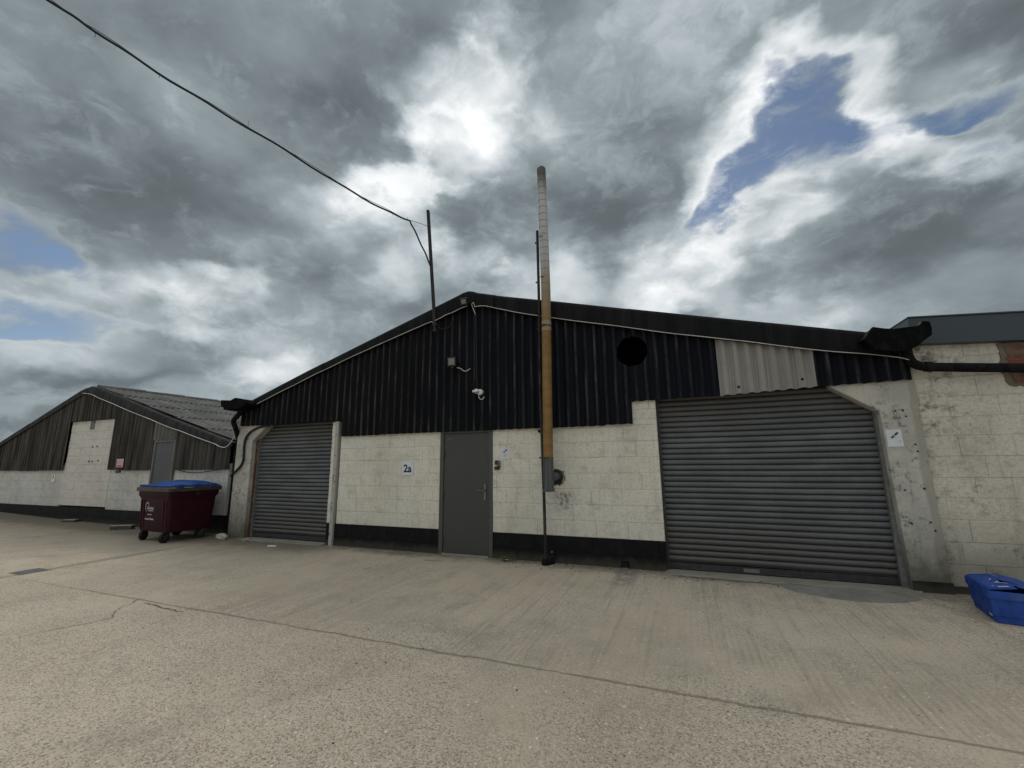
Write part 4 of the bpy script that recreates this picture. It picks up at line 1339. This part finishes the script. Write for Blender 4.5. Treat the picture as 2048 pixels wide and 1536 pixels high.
sc_ = thing('security_camera', (-3.08, -.08, 2.62), 'small white security camera with looped cable on the black gable', 'camera')
d = MB()
d.tube([(-3.055, -.07, 2.615), (-3.055, -.115, 2.615)], [.052, .048], 16)
d.build('base', M['white_plastic'], sc_, smooth=True)
hdv = MB()
rings = []
for k in range(9):
    a = PI*k/8
    rings.append([(-3.09-0.045*math.cos(a), -.16+.045*math.sin(a)*math.cos(2*PI*q/14), 2.622+.042*math.sin(a)*math.sin(2*PI*q/14)) for q in range(14)])
hdv.loft(rings)
hdv.build('body', M['white_plastic'], sc_, smooth=True)
MB().tube([(-3.125, -.175, 2.622), (-3.15, -.185, 2.62)], [.022, .018], 10).build('lens', M['white_plastic'], sc_, smooth=True)
MB().tube([(-3.13, -.185, 2.600), (-3.085, -.203, 2.598), (-3.04, -.19, 2.602)], .004, 6).build('trim_ring', M['lamp_black'], sc_)
MB().tube(smooth_path([(-3.075, -.10, 2.575), (-3.072, -.10, 2.535), (-3.05, -.10, 2.500), (-3.015, -.10, 2.49), (-2.99, -.095, 2.512), (-2.98, -.09, 2.535)]), .0075, 6).build('cable_loop', M['cable_white'], sc_, smooth=True)

cd = MB().tube([(-3.165, -.10, 4.12), (-3.135, -.10, 3.97), (-3.125, -.09, 3.3), (-3.112, -.09, 2.60)], .012, 8)
tag(cd.build('black_conduit', M['cable_black'], smooth=True), 'black conduit running straight down the gable from the peak to the camera', 'conduit')


def cable(path, r, mat, label, name='white_cable', grp=None, n=6, k=4):
    o = MB().tube(smooth_path(path, k), r, n).build(name, mat, smooth=True)
    return tag(o, label, 'cable', grp)


def along(line, y, dz, x0, x1, n, wob=0.010):
    return [(x0+(x1-x0)*i/n, y, lerp_line(line, x0+(x1-x0)*i/n)+dz+rnd.uniform(-wob, wob)) for i in range(n+1)]


cable(along(barge_low, -.150, .004, -8.58, -4.02, 16, .006)+[(-3.96, -.16, 3.925), (-3.90, -.17, 3.955), (-3.80, -.155, 3.995)]+along(barge_low, -.150, .004, -3.7, -3.28, 3, .006), .0058, M['cable_white'], 'white cable clipped along the lower edge of the left bargeboard', grp='cables clipped along the bargeboards')
cable([(-3.13, -.13, 3.97), (-3.16, -.15, 4.06), (-3.185, -.165, 4.15), (-3.15, -.165, 4.17), (-3.125, -.165, 4.10), (-3.08, -.158, 4.10)]+along(barge_low, -.150, .000, -2.95, 2.45, 18, .007)+[(2.56, -.15, 2.60)], .0056, M['cable_white'], 'white cable clipped along the lower edge of the right bargeboard', grp='cables clipped along the bargeboards')
cable([(-3.88, -.15, 3.84), (-3.80, -.13, 3.80), (-3.70, -.11, 3.80), (-3.62, -.10, 3.86), (-3.57, -.10, 3.96)], .008, M['cable_black'], 'black cable loop hanging beside the mast bracket', 'black_cable')
cable([(x, LY-.14, z) for x, _, z in along(llow, 0, .002, -15.45, -9.75, 14, .006)]+[(-9.55, .06, 1.885), (-9.33, -.02, 1.855), (-9.15, -.05, 1.845), (-8.99, -.06, 1.94), (-8.90, -.06, 2.10), (-8.86, -.06, 2.30), (-8.80, -.06, 2.52)], .0095, M['cable_white'], 'white cable along the workshop eave looping up to the warehouse corner', grp='cables clipped along the bargeboards')
cable([(-7.90, -.05, 2.258), (-8.08, -.05, 2.252), (-8.232, -.05, 2.227), (-8.40, -.05, 2.165), (-8.503, -.05, 2.095), (-8.565, -.05, 1.99), (-8.581, -.05, 1.89), (-8.572, -.05, 1.70), (-8.568, -.05, 1.556), (-8.62, -.05, 1.45), (-8.72, -.05, 1.36), (-8.83, -.05, 1.285), (-8.95, 0.0, 1.24)], .022, M['cable_black'], 'thick black cable bending down the left concrete column', 'black_cable', n=8)
cable([(-11.1, LY-.08, 1.39), (-10.8, LY-.09, 1.33), (-10.4, LY-.09, 1.30), (-9.95, LY-.09, 1.33), (-9.6, LY-.08, 1.38)], .010, M['cable_black'], 'thin black cable sagging across the workshop wall above the bin', 'black_cable')

# pipes at the corners
dpr = MB().tube(smooth_path([(2.575, -.10, 2.74), (2.578, -.10, 2.66), (2.60, -.10, 2.585), (2.65, -.10, 2.535), (2.72, -.10, 2.512), (2.80, -.10, 2.50), (3.6, -.10, 2.415), (5.0, -.10, 2.27)], 4), .052, 14)
dpo = dpr.build('drain_pipe', M['black_iron'], smooth=True)
tag(dpo, 'black horizontal drain pipe crossing the right block wall from the gutter', 'pipe')
MB().tube([(2.71, -.10, 2.514), (2.78, -.10, 2.503)], .060, 14).build('socket', M['black_iron'], dpo, smooth=True)
dpl = MB().tube(smooth_path([(-8.56, -.22, 2.62), (-8.60, -.22, 2.52), (-8.74, -.20, 2.43), (-8.80, -.18, 2.36), (-8.82, -.10, 2.22), (-8.95, .10, 1.95), (-9.05, .14, 1.75), (-9.05, .14, 0.9), (-9.05, .14, 0.02)], 4), .05, 12)
tag(dpl.build('downpipe', M['black_iron'], smooth=True), 'black swan neck downpipe dropping between workshop and warehouse', 'pipe')

# ------------------------------------------------------------------ signs and small fittings
sg_ = thing('number_sign', (-4.495, 0, 1.38), 'white square sign reading 2a on the cream wall', 'sign')
MB().box(-4.613, -4.380, -.010, .0, 1.257, 1.496).build('plate', M['sign_white'], sg_, bevel=.002)
text('lettering', '2a', 0.185, M['navy_ink'], sg_, (-4.497, -.0112, 1.368), sx=0.98, off=0.0045)
for (ax, az) in ((-4.585, 1.472), (-4.408, 1.472), (-4.585, 1.282), (-4.408, 1.282)):
    MB().tube([(ax, -.0098, az), (ax, -.0125, az)], .005, 8).build('screw', M['steel'], sg_)


def notice(x0, x1, z0, z1, y, label, second):
    t_ = thing('paper_notice', ((x0+x1)/2, y, (z0+z1)/2), label, 'notice', 'paper notices fixed to the front')
    w, h = x1-x0, z1-z0
    # slightly crinkled sheet with a thin plastic sleeve thickness
    mb = MB()
    rows = []
    for i in range(7):
        z = z0+h*i/6
        rows.append([(x0+w*k/6, y-.004-.004*math.sin(k*1.1+i*.7)*(0.3 if not second else 1)-(.006 if second and i < 2 and k > 3 else 0), z) for k in range(7)])
    mb.loft(rows, closed=False, caps=False)
    mb.build('sheet', M['paper'], t_, smooth=True, solid=.0015)
    lg = MB()
    cx, cz = x0+w*.52, z0+h*(.66 if second else .73)
    a = math.radians(43)
    for (c0, c1, wd) in ((-.30, -.06, .030), (.02, .31, .034)):
        u = Vector((math.cos(a), math.sin(a)))*w
        n_ = Vector((-u.y, u.x)).normalized()*w*wd*1.7
        p0, p1 = Vector((cx, cz))+u*c0, Vector((cx, cz))+u*c1
        lg.prism([tuple(q) for q in (p0-n_, p1-n_, p1+n_, p0+n_)], y-.013, y-.0105)
    lg.build('printed_logo', M['ink'], t_)
    ln = MB()
    if second:
        ln.box(x0+w*.80, x0+w*.825, y-.0165, y-.0155, z0+h*.22, z0+h*.36)
        ln.box(x0+w*.77, x0+w*.80, y-.0165, y-.0155, z0+h*.335, z0+h*.36)
    else:
        for k in range(3):
            ln.box(x0+w*.28, x0+w*(.80-.1*k), y-.0125, y-.0105, z0+h*(.42-.085*k), z0+h*(.435-.085*k))
    ln.build('printed_lines', M['grey_ink'], t_)
    return t_


notice(-2.713, -2.580, 1.508, 1.690, 0.0, 'small white paper notice on the cream wall right of the door', False)
notice(2.270, 2.420, 1.597, 1.800, -.02, 'crinkled white paper notice on the concrete column right of the large shutter', True)

kb = thing('key_box', (-2.77, 0, 1.46), 'small grey box on the wall beside the door, with a rusty lump below', 'box')
MB().box(-2.812, -2.755, -.05, 0, 1.425, 1.495).build('case', M['guide_dark'], kb, bevel=.004)
MB().box(-2.754, -2.728, -.042, 0, 1.428, 1.492).build('side_plate', M['guide_grey'], kb, bevel=.003)
rl = MB().prism([(-2.82, 1.345), (-2.745, 1.35), (-2.735, 1.385), (-2.725, 1.415), (-2.76, 1.41), (-2.785, 1.395), (-2.825, 1.40)], -.045, 0)
rl.build('rusty_bracket', M['rust_guide'], kb, bevel=.005)

av = thing('wall_outlet', (-.855, -.01, 0), 'small square black drain outlet low in the black plinth', 'outlet')
ob = MB().box(-.905, -.893, -.03, .02, 0, .095).box(-.817, -.805, -.03, .02, 0, .095).box(-.893, -.817, -.03, .02, .084, .095)
ob.build('frame', M['black_iron'], av)
MB().box(-.893, -.817, -.012, -.004, .0, .084).build('opening', M['rubber'], av)
MB().box(-.90, -.81, -.085, -.012, .0, .012).build('lip', M['guide_grey'], av, bevel=.002)

ws = thing('warning_sign', (-13.32, LY-.08, 1.54), 'small red and white warning sign on the grey workshop cladding', 'sign')
MB().box(-13.458, -13.183, LY-.088, LY-.075, 1.437, 1.645).build('plate', M['sign_white'], ws, bevel=.002)
rp = MB().box(-13.445, -13.196, LY-.0895, LY-.0885, 1.445, 1.50)
rp.box(-13.445, -13.196, LY-.0895, LY-.0885, 1.512, 1.548)
rp.box(-13.445, -13.196, LY-.0895, LY-.0885, 1.560, 1.600)
rp.box(-13.42, -13.22, LY-.0895, LY-.0885, 1.612, 1.632)
rp.build('red_panels', M['red_ink'], ws)
MB().box(-13.42, -13.22, LY-.0905, LY-.0897, 1.526, 1.534).box(-13.42, -13.24, LY-.0905, LY-.0897, 1.576, 1.584).build('printed_lines', M['sign_white'], ws)

wp = thing('wall_plate', (-16.48, LY, 1.15), 'small white upright plate with a dark slot on the workshop wall', 'plate')
MB().box(-16.56, -16.40, LY-.02, LY, 1.04, 1.25).build('plate', M['white_plastic'], wp, bevel=.003)
MB().box(-16.50, -16.465, LY-.0225, LY-.0198, 1.13, 1.235).build('slot', M['lamp_black'], wp)
sl = MB().tube([(-13.42, LY+.01, 1.335), (-13.42, LY-.09, 1.325)], .035, 10)
tag(sl.build('stub_pipe', M['left_pale'], smooth=True), 'short grey pipe stub under the warning sign', 'pipe')

# ------------------------------------------------------------------ waste bin
def place(o, loc, rz):
    o.location = loc
    o.rotation_euler = (0, 0, rz)


wb = thing('waste_bin', (0, 0, 0), 'large maroon four wheeled waste bin with blue lid beside the left column', 'waste bin')


def rrect(w, d_, r, z, n=4):
    pts_ = []
    for (sx_, sy_, a0) in ((1, 1, 0), (-1, 1, PI/2), (-1, -1, PI), (1, -1, 1.5*PI)):
        for k in range(n+1):
            a = a0+PI/2*k/n
            pts_.append((sx_*(w/2-r)+r*math.cos(a), sy_*(d_/2-r)+r*math.sin(a), z))
    return pts_


body = MB().loft([rrect(1.00, .78, .05, .19), rrect(1.03, .80, .05, .205), rrect(1.10, .86, .05, .80), rrect(1.105, .865, .05, .825), rrect(1.165, .925, .05, .875), rrect(1.17, .93, .05, .965)])
bo = body.build('body', M['bin_red'], wb, smooth=True)
for sxx in (-.46, -.36, .36, .46):
    rb_ = MB()
    rb_.add([(sxx-.018, -.393-.0, .24), (sxx+.018, -.393, .24), (sxx+.018, -.430, .79), (sxx-.018, -.430, .79), (sxx-.012, -.410, .24), (sxx+.012, -.410, .24), (sxx+.012, -.447, .79), (sxx-.012, -.447, .79)],
            [(4, 5, 6, 7), (0, 1, 5, 4), (1, 2, 6, 5), (2, 3, 7, 6), (3, 0, 4, 7)])
    rb_.build('rib', M['bin_red'], bo)
rim = MB().loft([rrect(1.17, .93, .05, .955), rrect(1.25, 1.0, .06, .965), rrect(1.25, 1.0, .06, 1.03), rrect(1.21, .96, .05, 1.045), rrect(1.12, .88, .04, 1.045), rrect(1.12, .88, .04, .96)], caps=False)
rim.build('rim', M['bin_rim'], wb, smooth=True)
lid = MB()
NX, NY = 26, 18
rows = []
for j in range(NY+1):
    v = -1+2*j/NY
    row = []
    for i in range(NX+1):
        u = -1+2*i/NX
        dome = max(0, 1-abs(u)**2.6)*max(0, 1-abs(v)**3.0)
        step = 0.026 if (u > -0.22 and abs(v) < .80 and u < .86) else 0.0
        rib = 0.010*math.cos(v*9)*(1-abs(u)**6) if abs(v) < .8 else 0
        row.append((u*.575, v*.455, 1.050+0.072*dome+step*dome**.3+rib*0.6))
    rows.append(row)
lid.loft(rows, closed=False, caps=False)
lo = lid.build('lid', M['bin_lid'], wb, smooth=True, solid=-0.02)
hg = MB()
for yy in (-.30, .0, .30):
    hg.box(.555, .625, yy-.06, yy+.06, 1.035, 1.10)
hg.box(.50, .56, -.42, .42, 1.045, 1.085)
hg.build('lid_hinge', M['bin_lid'], lo, bevel=.012)
MB().tube([(-.60, -.44, 1.07), (-.60, .44, 1.07)], .016, 8).build('lid_grip', M['bin_lid'], lo, smooth=True)
for sxx in (-1, 1):
    MB().tube([(sxx*.55, 0, .90), (sxx*.68, 0, .90)], .022, 10).tube([(sxx*.67, 0, .90), (sxx*.685, 0, .90)], .034, 10).build('lifting_pin', M['rubber'], wb, smooth=True)
wheel0 = None
for (wx, wy, ang) in ((-.43, -.31, .55), (.40, -.33, .35), (-.43, .30, .1), (.43, .30, -.2)):
    Rz = Matrix.Rotation(ang, 3, 'Z')
    def rot(p):
        q = Rz @ Vector(p)
        return (q.x+wx, q.y+wy, p[2])
    ck = MB().tube([rot((-.025, -.05, .098)), rot((.025, -.05, .098))], .098, 20)
    w_ = ck.build('wheel', M['rubber'], wb, smooth=True)
    hb = MB().tube([rot((-.031, -.05, .098)), rot((.031, -.05, .098))], .040, 12)
    hb.build('hub', M['guide_dark'], w_, smooth=True)
    fk = MB()
    for s_ in (-1, 1):
        base = [(s_*.038-.004, -.065, .09), (s_*.038+.004, -.065, .09), (s_*.038+.004, -.03, .09), (s_*.038-.004, -.03, .09)]
        topp = [(s_*.038-.004, -.05, .20), (s_*.038+.004, -.05, .20), (s_*.038+.004, .045, .20), (s_*.038-.004, .045, .20)]
        fk.loft([[rot(p) for p in base], [rot(p) for p in topp]])
    fk.loft([[rot(p) for p in ((-.045, -.05, .196), (.045, -.05, .196), (.045, .05, .196), (-.045, .05, .196))], [rot(p) for p in ((-.045, -.05, .206), (.045, -.05, .206), (.045, .05, .206), (-.045, .05, .206))]])
    fk.build('fork', M['guide_dark'], w_)
# printed emblem and words on the front
tilt = math.atan2(.06, .6)


def front(x, z, lift=.0025):
    f_ = (z-.205)/(.80-.205)
    return (x, -(.40+f_*.03)-lift, z)


em = MB()
for (r0, a0, a1, w0, w1, cx, cz) in ((.078, 20, 350, .006, .016, -.245, .655),):
    inner, outer = [], []
    for k in range(37):
        a = math.radians(5+(k/36)*265)
        ww = .005+.012*math.sin(PI*min(1, k/30))
        inner.append(front(cx+(r0-ww/2)*math.cos(a)*.85, cz+(r0-ww/2)*math.sin(a)*1.08))
        outer.append(front(cx+(r0+ww/2)*math.cos(a)*.85, cz+(r0+ww/2)*math.sin(a)*1.08))
    n_ = len(inner)
    em.add(inner+outer, [(k, k+1, n_+k+1, n_+k) for k in range(n_-1)])
em.build('printed_emblem', M['print_white'], bo, solid=.001)
fr_rot = (PI/2+math.atan2(.03, .595)*-1, 0, 0)
for (wd, sz, x, z) in (('Cawleys', .078, -.125, .635), ('waste and resource', .022, -.10, .585), ('01234 567', .026, -.13, .50) if False else ('www.', .001, -.13, .50), ('General Waste', .052, -.135, .425)):
    if sz < .01:
        continue
    text('printed_words', wd, sz, M['print_white'], bo, front(x, z, .0035), rot=fr_rot, off=.0008)
MB().add([front(-.21, .517), front(-.06, .517), front(-.06, .503), front(-.21, .503)], [(0, 1, 2, 3)]).build('printed_line', M['print_white'], bo, solid=.001)
place(wb, (-9.80, -.46, 0), math.radians(-4.5))

# ------------------------------------------------------------------ blue crate
cr_ = thing('storage_crate', (0, 0, 0), 'blue plastic lidded crate on the ground against the right block wall', 'crate')
b = MB().loft([rrect(.315, .505, .02, .0), rrect(.33, .52, .02, .006), rrect(.365, .555, .02, .205), rrect(.395, .592, .02, .212), rrect(.395, .595, .02, .278), rrect(.375, .575, .018, .278), rrect(.36, .56, .018, .07)], caps=False)
b.add([(x, y, .012) for x, y, _ in rrect(.33, .52, .02, 0)], [tuple(range(20))])
cb = b.build('body', M['crate_blue'], cr_, smooth=True)
rbm = MB()
for k in range(5):
    y = -.22+.11*k
    rbm.box(-.2005, -.190, y-.006, y+.006, .214, .274)
rbm.box(-.197, -.19, -.28, .28, .238, .246)
for k in (-.235, -.08, .08, .235):
    rbm.add([(-.162, k-.006, .01), (-.162, k+.006, .01), (-.187, k+.006, .205), (-.187, k-.006, .205), (-.170, k-.005, .01), (-.170, k+.005, .01), (-.194, k+.005, .205), (-.194, k-.005, .205)], [(4, 5, 6, 7), (0, 4, 7, 3), (5, 1, 2, 6)])
rbm.build('ribs', M['crate_blue'], cb)
MB().add([(-.06, -.2965, .215), (.19, -.2965, .215), (.19, -.2985, .275), (-.06, -.2985, .275)], [(0, 1, 2, 3)]).build('scuffed_end', M['crate_scuff'], cb, solid=.002)
MB().add([(-.13, -.268, .09), (.15, -.268, .09), (.15, -.279, .20), (-.13, -.279, .20)], [(0, 1, 2, 3)]).build('scuffed_panel', M['crate_scuff'], cb, solid=.001)
lf = MB()
zig = [(.0, -.292), (.0, -.20), (.045, -.18), (.045, -.08), (-.035, -.06), (-.035, .05), (.045, .07), (.045, .17), (.0, .19), (.0, .292)]


def flz(x):
    return .283+.030*min(1, (x+.19)/.2)


pl1 = [(-.190, -.292)]+zig+[(-.190, .292)]
lf.add([(x, y, flz(x)) for x, y in pl1]+[(x, y, flz(x)+.006) for x, y in pl1], [tuple(range(len(pl1)-1, -1, -1)), tuple(range(len(pl1), 2*len(pl1)))]+[(i, (i+1) % len(pl1), (i+1) % len(pl1)+len(pl1), i+len(pl1)) for i in range(len(pl1))])
for (rx0, rx1, ry0, ry1) in ((-.175, -.165, -.28, .28), (-.175, -.02, -.285, -.275), (-.175, -.02, .275, .285)):
    lf.add([(rx0, ry0, flz(rx0)+.005), (rx1, ry0, flz(rx1)+.005), (rx1, ry1, flz(rx1)+.005), (rx0, ry1, flz(rx0)+.005), (rx0, ry0, flz(rx0)+.013), (rx1, ry0, flz(rx1)+.013), (rx1, ry1, flz(rx1)+.013), (rx0, ry1, flz(rx0)+.013)], [(0, 3, 2, 1), (4, 5, 6, 7), (0, 1, 5, 4), (1, 2, 6, 5), (2, 3, 7, 6), (3, 0, 4, 7)])
l1 = lf.build('lid_flap', M['crate_blue'], cr_, bevel=.0015)
fl2 = MB()
pl2 = [(x+.004, y) for x, y in zig]+[(.190, .292), (.190, -.292)]
z2 = lambda x: .283+.045*min(1, (.19-x)/.19)
fl2.add([(x, y, z2(x)) for x, y in pl2]+[(x, y, z2(x)+.006) for x, y in pl2], [tuple(range(len(pl2)-1, -1, -1)), tuple(range(len(pl2), 2*len(pl2)))]+[(i, (i+1) % len(pl2), (i+1) % len(pl2)+len(pl2), i+len(pl2)) for i in range(len(pl2))])
fl2.build('lid_flap', M['crate_blue'], cr_, bevel=.0015)


def sticker(x, y, w, h, a):
    ca, sa = math.cos(a), math.sin(a)
    q_ = [(x+ca*dx-sa*dy, y+sa*dx+ca*dy) for dx, dy in ((-w, -h), (w, -h), (w, h), (-w, h))]
    return MB().add([(px_, py_, flz(px_)+.0075) for px_, py_ in q_], [(0, 1, 2, 3)]).build('sticker', M['paper'], l1, solid=.0008)


sticker(-.065, -.215, .035, .014, .05)
sticker(-.055, -.03, .006, .035, -.6)
sticker(-.03, -.07, .006, .04, .9)
sticker(-.07, .07, .005, .022, -.4)
sticker(-.12, -.17, .004, .008, .3)
sl_ = MB().add([(-.1725, -.223, .045), (-.1725, -.153, .045), (-.1790, -.153, .115), (-.1790, -.223, .115)], [(0, 1, 2, 3)]).build('label', M['paper'], cb, solid=.001)
for k in range(3):
    zz = .060+.018*k
    xx = -.1740-.0017*k-.0015
    MB().add([(xx-.0012, -.215, zz), (xx-.0012, -.161, zz), (xx-.0022, -.161, zz+.008), (xx-.0022, -.215, zz+.008)], [(0, 1, 2, 3)]).build('printed_lines', M['grey_ink'], cb, solid=.0005)
place(cr_, (2.715, -.73, 0), math.radians(-10.5))

# ------------------------------------------------------------------ bits on the ground


def lump(cx, cy, r, sq, seed, name, mat, label, cat):
    rr = random.Random(seed)
    bm_ = bmesh.new()
    bmesh.ops.create_icosphere(bm_, subdivisions=3, radius=1)
    ph = [rr.uniform(0, 6) for _ in range(6)]
    for v in bm_.verts:
        k = 1+.16*math.sin(3*v.co.x+ph[0])*math.cos(2.5*v.co.y+ph[1])+.09*math.sin(7*v.co.z+5*v.co.x+ph[2])+.05*math.sin(11*v.co.y+ph[3])
        v.co = Vector((v.co.x*r*k*1.35, v.co.y*r*k*.8, max(-.5, v.co.z)*r*k*sq))
    zmin = min(v.co.z for v in bm_.verts)
    for v in bm_.verts:
        v.co.z -= zmin
    me = bpy.data.meshes.new(name)
    bm_.to_mesh(me)
    bm_.free()
    me.materials.append(mat)
    o = bpy.data.objects.new(name, me)
    C.objects.link(o)
    o.location = (cx, cy, 0)
    return tag(o, label, cat)


lump(-8.76, -.20, .095, .75, 3, 'stone', M['stone'], 'pale lump of rubble on the ground at the foot of the left column', 'stone')


def plank(cx, cy, w, d_, h, rz, z, label, name='timber_offcut', two=True, grp='timber offcuts lying by the workshop wall'):
    t_ = thing(name, (cx, cy, z), label, 'timber', grp)
    mb = MB().box(cx-w/2, cx+w/2, cy-d_/2, cy+d_/2, z, z+h)
    Rm_ = Matrix.Rotation(rz, 3, 'Z')
    c0 = Vector((cx, cy, 0))
    mb.v = [tuple(Rm_ @ (Vector(p)-c0)+c0) for p in mb.v]
    mb.build('plank', M['timber_dark'], t_, bevel=.003)
    mb = MB().box(cx-w/2+.01, cx+w/2-.006, cy-d_/2+.01, cy+d_/2-.006, z+h, z+h+.015)
    mb.v = [tuple(Rm_ @ (Vector(p)-c0)+c0) for p in mb.v]
    mb.build('pale_top', M['timber'], t_, bevel=.003)  # thin paler layer on top of the darker block


plank(-12.28, -.10, .44, .14, .085, math.radians(30), 0.012, 'larger timber offcut lying on the ground just left of the bin')
plank(-14.95, .10, .32, .14, .045, math.radians(25), 0.055, 'smaller timber offcut lying against the workshop plinth under the blocked doorway')
st_ = MB().tube([(-7.12, -.48, .012), (-6.98, -.43, .012)], .012, 7)
tag(st_.build('stick', M['petal']), 'short white stick on the ground in front of the small shutter', 'stick')
st_ = MB().tube([(-8.12, -.24, .01), (-8.06, -.15, .03)], .010, 6)
tag(st_.build('stick', M['stone']), 'tiny grey stick by the foot of the left column', 'stick')
wd_ = MB().slab([(-3.80, -.50), (-3.62, -.485), (-3.52, -.45), (-3.51, -.435), (-3.66, -.445), (-3.79, -.47)], .002, .014)
tag(wd_.build('wood_sliver', M['timber'], bevel=.002), 'thin wood sliver on the ground in front of the grey door', 'timber')

# weed with two white flowers
wdg = thing('weed', (-2.60, -.12, 0), 'small green weed with two white flowers at the wall foot right of the door', 'plant')
lv = MB()
for k in range(130):
    a = rnd.uniform(0, 2*PI)
    r = abs(rnd.gauss(0, .075))
    bx, by = -2.60+r*math.cos(a)*1.25, -.12+r*math.sin(a)*.8
    h = rnd.uniform(.02, .085)*(1-min(.7, r*3))
    l_ = rnd.uniform(.018, .04)
    w_ = l_*.28
    d_ = Vector((math.cos(a), math.sin(a), rnd.uniform(.1, .9))).normalized()
    sd = d_.cross(Vector((0, 0, 1))).normalized()*w_
    p0 = Vector((bx, by, h*.5))
    mid = p0+d_*l_*.55
    tip = p0+d_*l_+Vector((0, 0, -.006))
    lv.add([p0, mid+sd, tip, mid-sd], [(0, 1, 2, 3)])
for k in range(26):
    a = rnd.uniform(0, 2*PI)
    r = rnd.uniform(0, .09)
    lv.tube([(-2.60+r*.3*math.cos(a), -.12+r*.3*math.sin(a), 0), (-2.60+r*math.cos(a), -.12+r*math.sin(a)*.8, rnd.uniform(.03, .08))], .0018, 4)
lv.build('leaves', M['leaf'], wdg, fix=False)
for (fx, fy, fz) in ((-2.565, -.205, .035), (-2.535, -.20, .033)):
    f_ = MB()
    for k in range(8):
        a = 2*PI*k/8
        f_.add([(fx, fy, fz), (fx+.011*math.cos(a-.3), fy+.011*math.sin(a-.3), fz+.004), (fx+.015*math.cos(a), fy+.015*math.sin(a), fz+.003), (fx+.011*math.cos(a+.3), fy+.011*math.sin(a+.3), fz+.004)], [(0, 1, 2, 3)])
    f_.add([(fx+.005*math.cos(2*PI*k/8), fy+.005*math.sin(2*PI*k/8), fz+.005) for k in range(8)], [tuple(range(8))])
    f_.build('flower', M['petal'], wdg, fix=False)

# iron cover set in the yard
cv = thing('drain_cover', (-8.76, -2.94, 0), 'small worn iron drain cover set flush in the concrete at left', 'drain cover')
MB().box(-8.915, -8.60, -3.10, -2.785, -.02, .004).build('frame', M['crack'], cv)
MB().box(-8.885, -8.63, -3.07, -2.815, -.02, .008).build('lid', M['cover'], cv, bevel=.003)

# loose grit and crumbs along the wall foot
gt = MB()
rr = random.Random(21)


def crumb(x, y, s_):
    a = [rr.uniform(0, 6.28) for _ in range(3)]
    pts_ = []
    for (ux, uy, uz) in ((1, 0, .3), (-.5, .8, .3), (-.5, -.8, .3), (0, 0, 1.1), (.8, .7, 0), (-.9, .1, 0), (.6, -.8, 0)):
        pts_.append((x+s_*(ux*math.cos(a[0])-uy*math.sin(a[0]))*rr.uniform(.7, 1.2), y+s_*(ux*math.sin(a[0])+uy*math.cos(a[0]))*rr.uniform(.7, 1.2), max(0.001, s_*uz*rr.uniform(.5, .9))))
    gt.add(pts_, [(3, 0, 1), (3, 1, 2), (3, 2, 0), (0, 4, 1), (1, 5, 2), (2, 6, 0), (0, 6, 4), (1, 4, 5), (2, 5, 6)])


for _ in range(520):
    x = rr.choice((rr.uniform(-8.2, -6.0), rr.uniform(-8.4, -3.9), rr.uniform(-2.7, 0.9), rr.uniform(-6.5, 2.75)))
    crumb(x, -abs(rr.gauss(0, .18))-.03, rr.choice((.004, .006, .008, .012)))
for _ in range(260):
    crumb(rr.uniform(-12.5, 3.0), rr.uniform(-4.5, -.3), rr.choice((.003, .004, .006, .008)))
gto = gt.build('loose_grit', M['stone'])
gto['kind'] = 'stuff'
gt = MB()
for _ in range(260):
    x = rr.choice((rr.uniform(-8.2, -5.6), rr.uniform(-2.7, 0.9), rr.uniform(-2.7, 2.75)))
    crumb(x, -abs(rr.gauss(0, .22))-.03, rr.choice((.005, .008, .010, .014)))
for _ in range(140):
    crumb(rr.uniform(-12.5, 3.0), rr.uniform(-4.8, -.3), rr.choice((.004, .006, .009)))
gto = gt.build('fallen_leaf_bits', M['timber_dark'])
gto['kind'] = 'stuff'
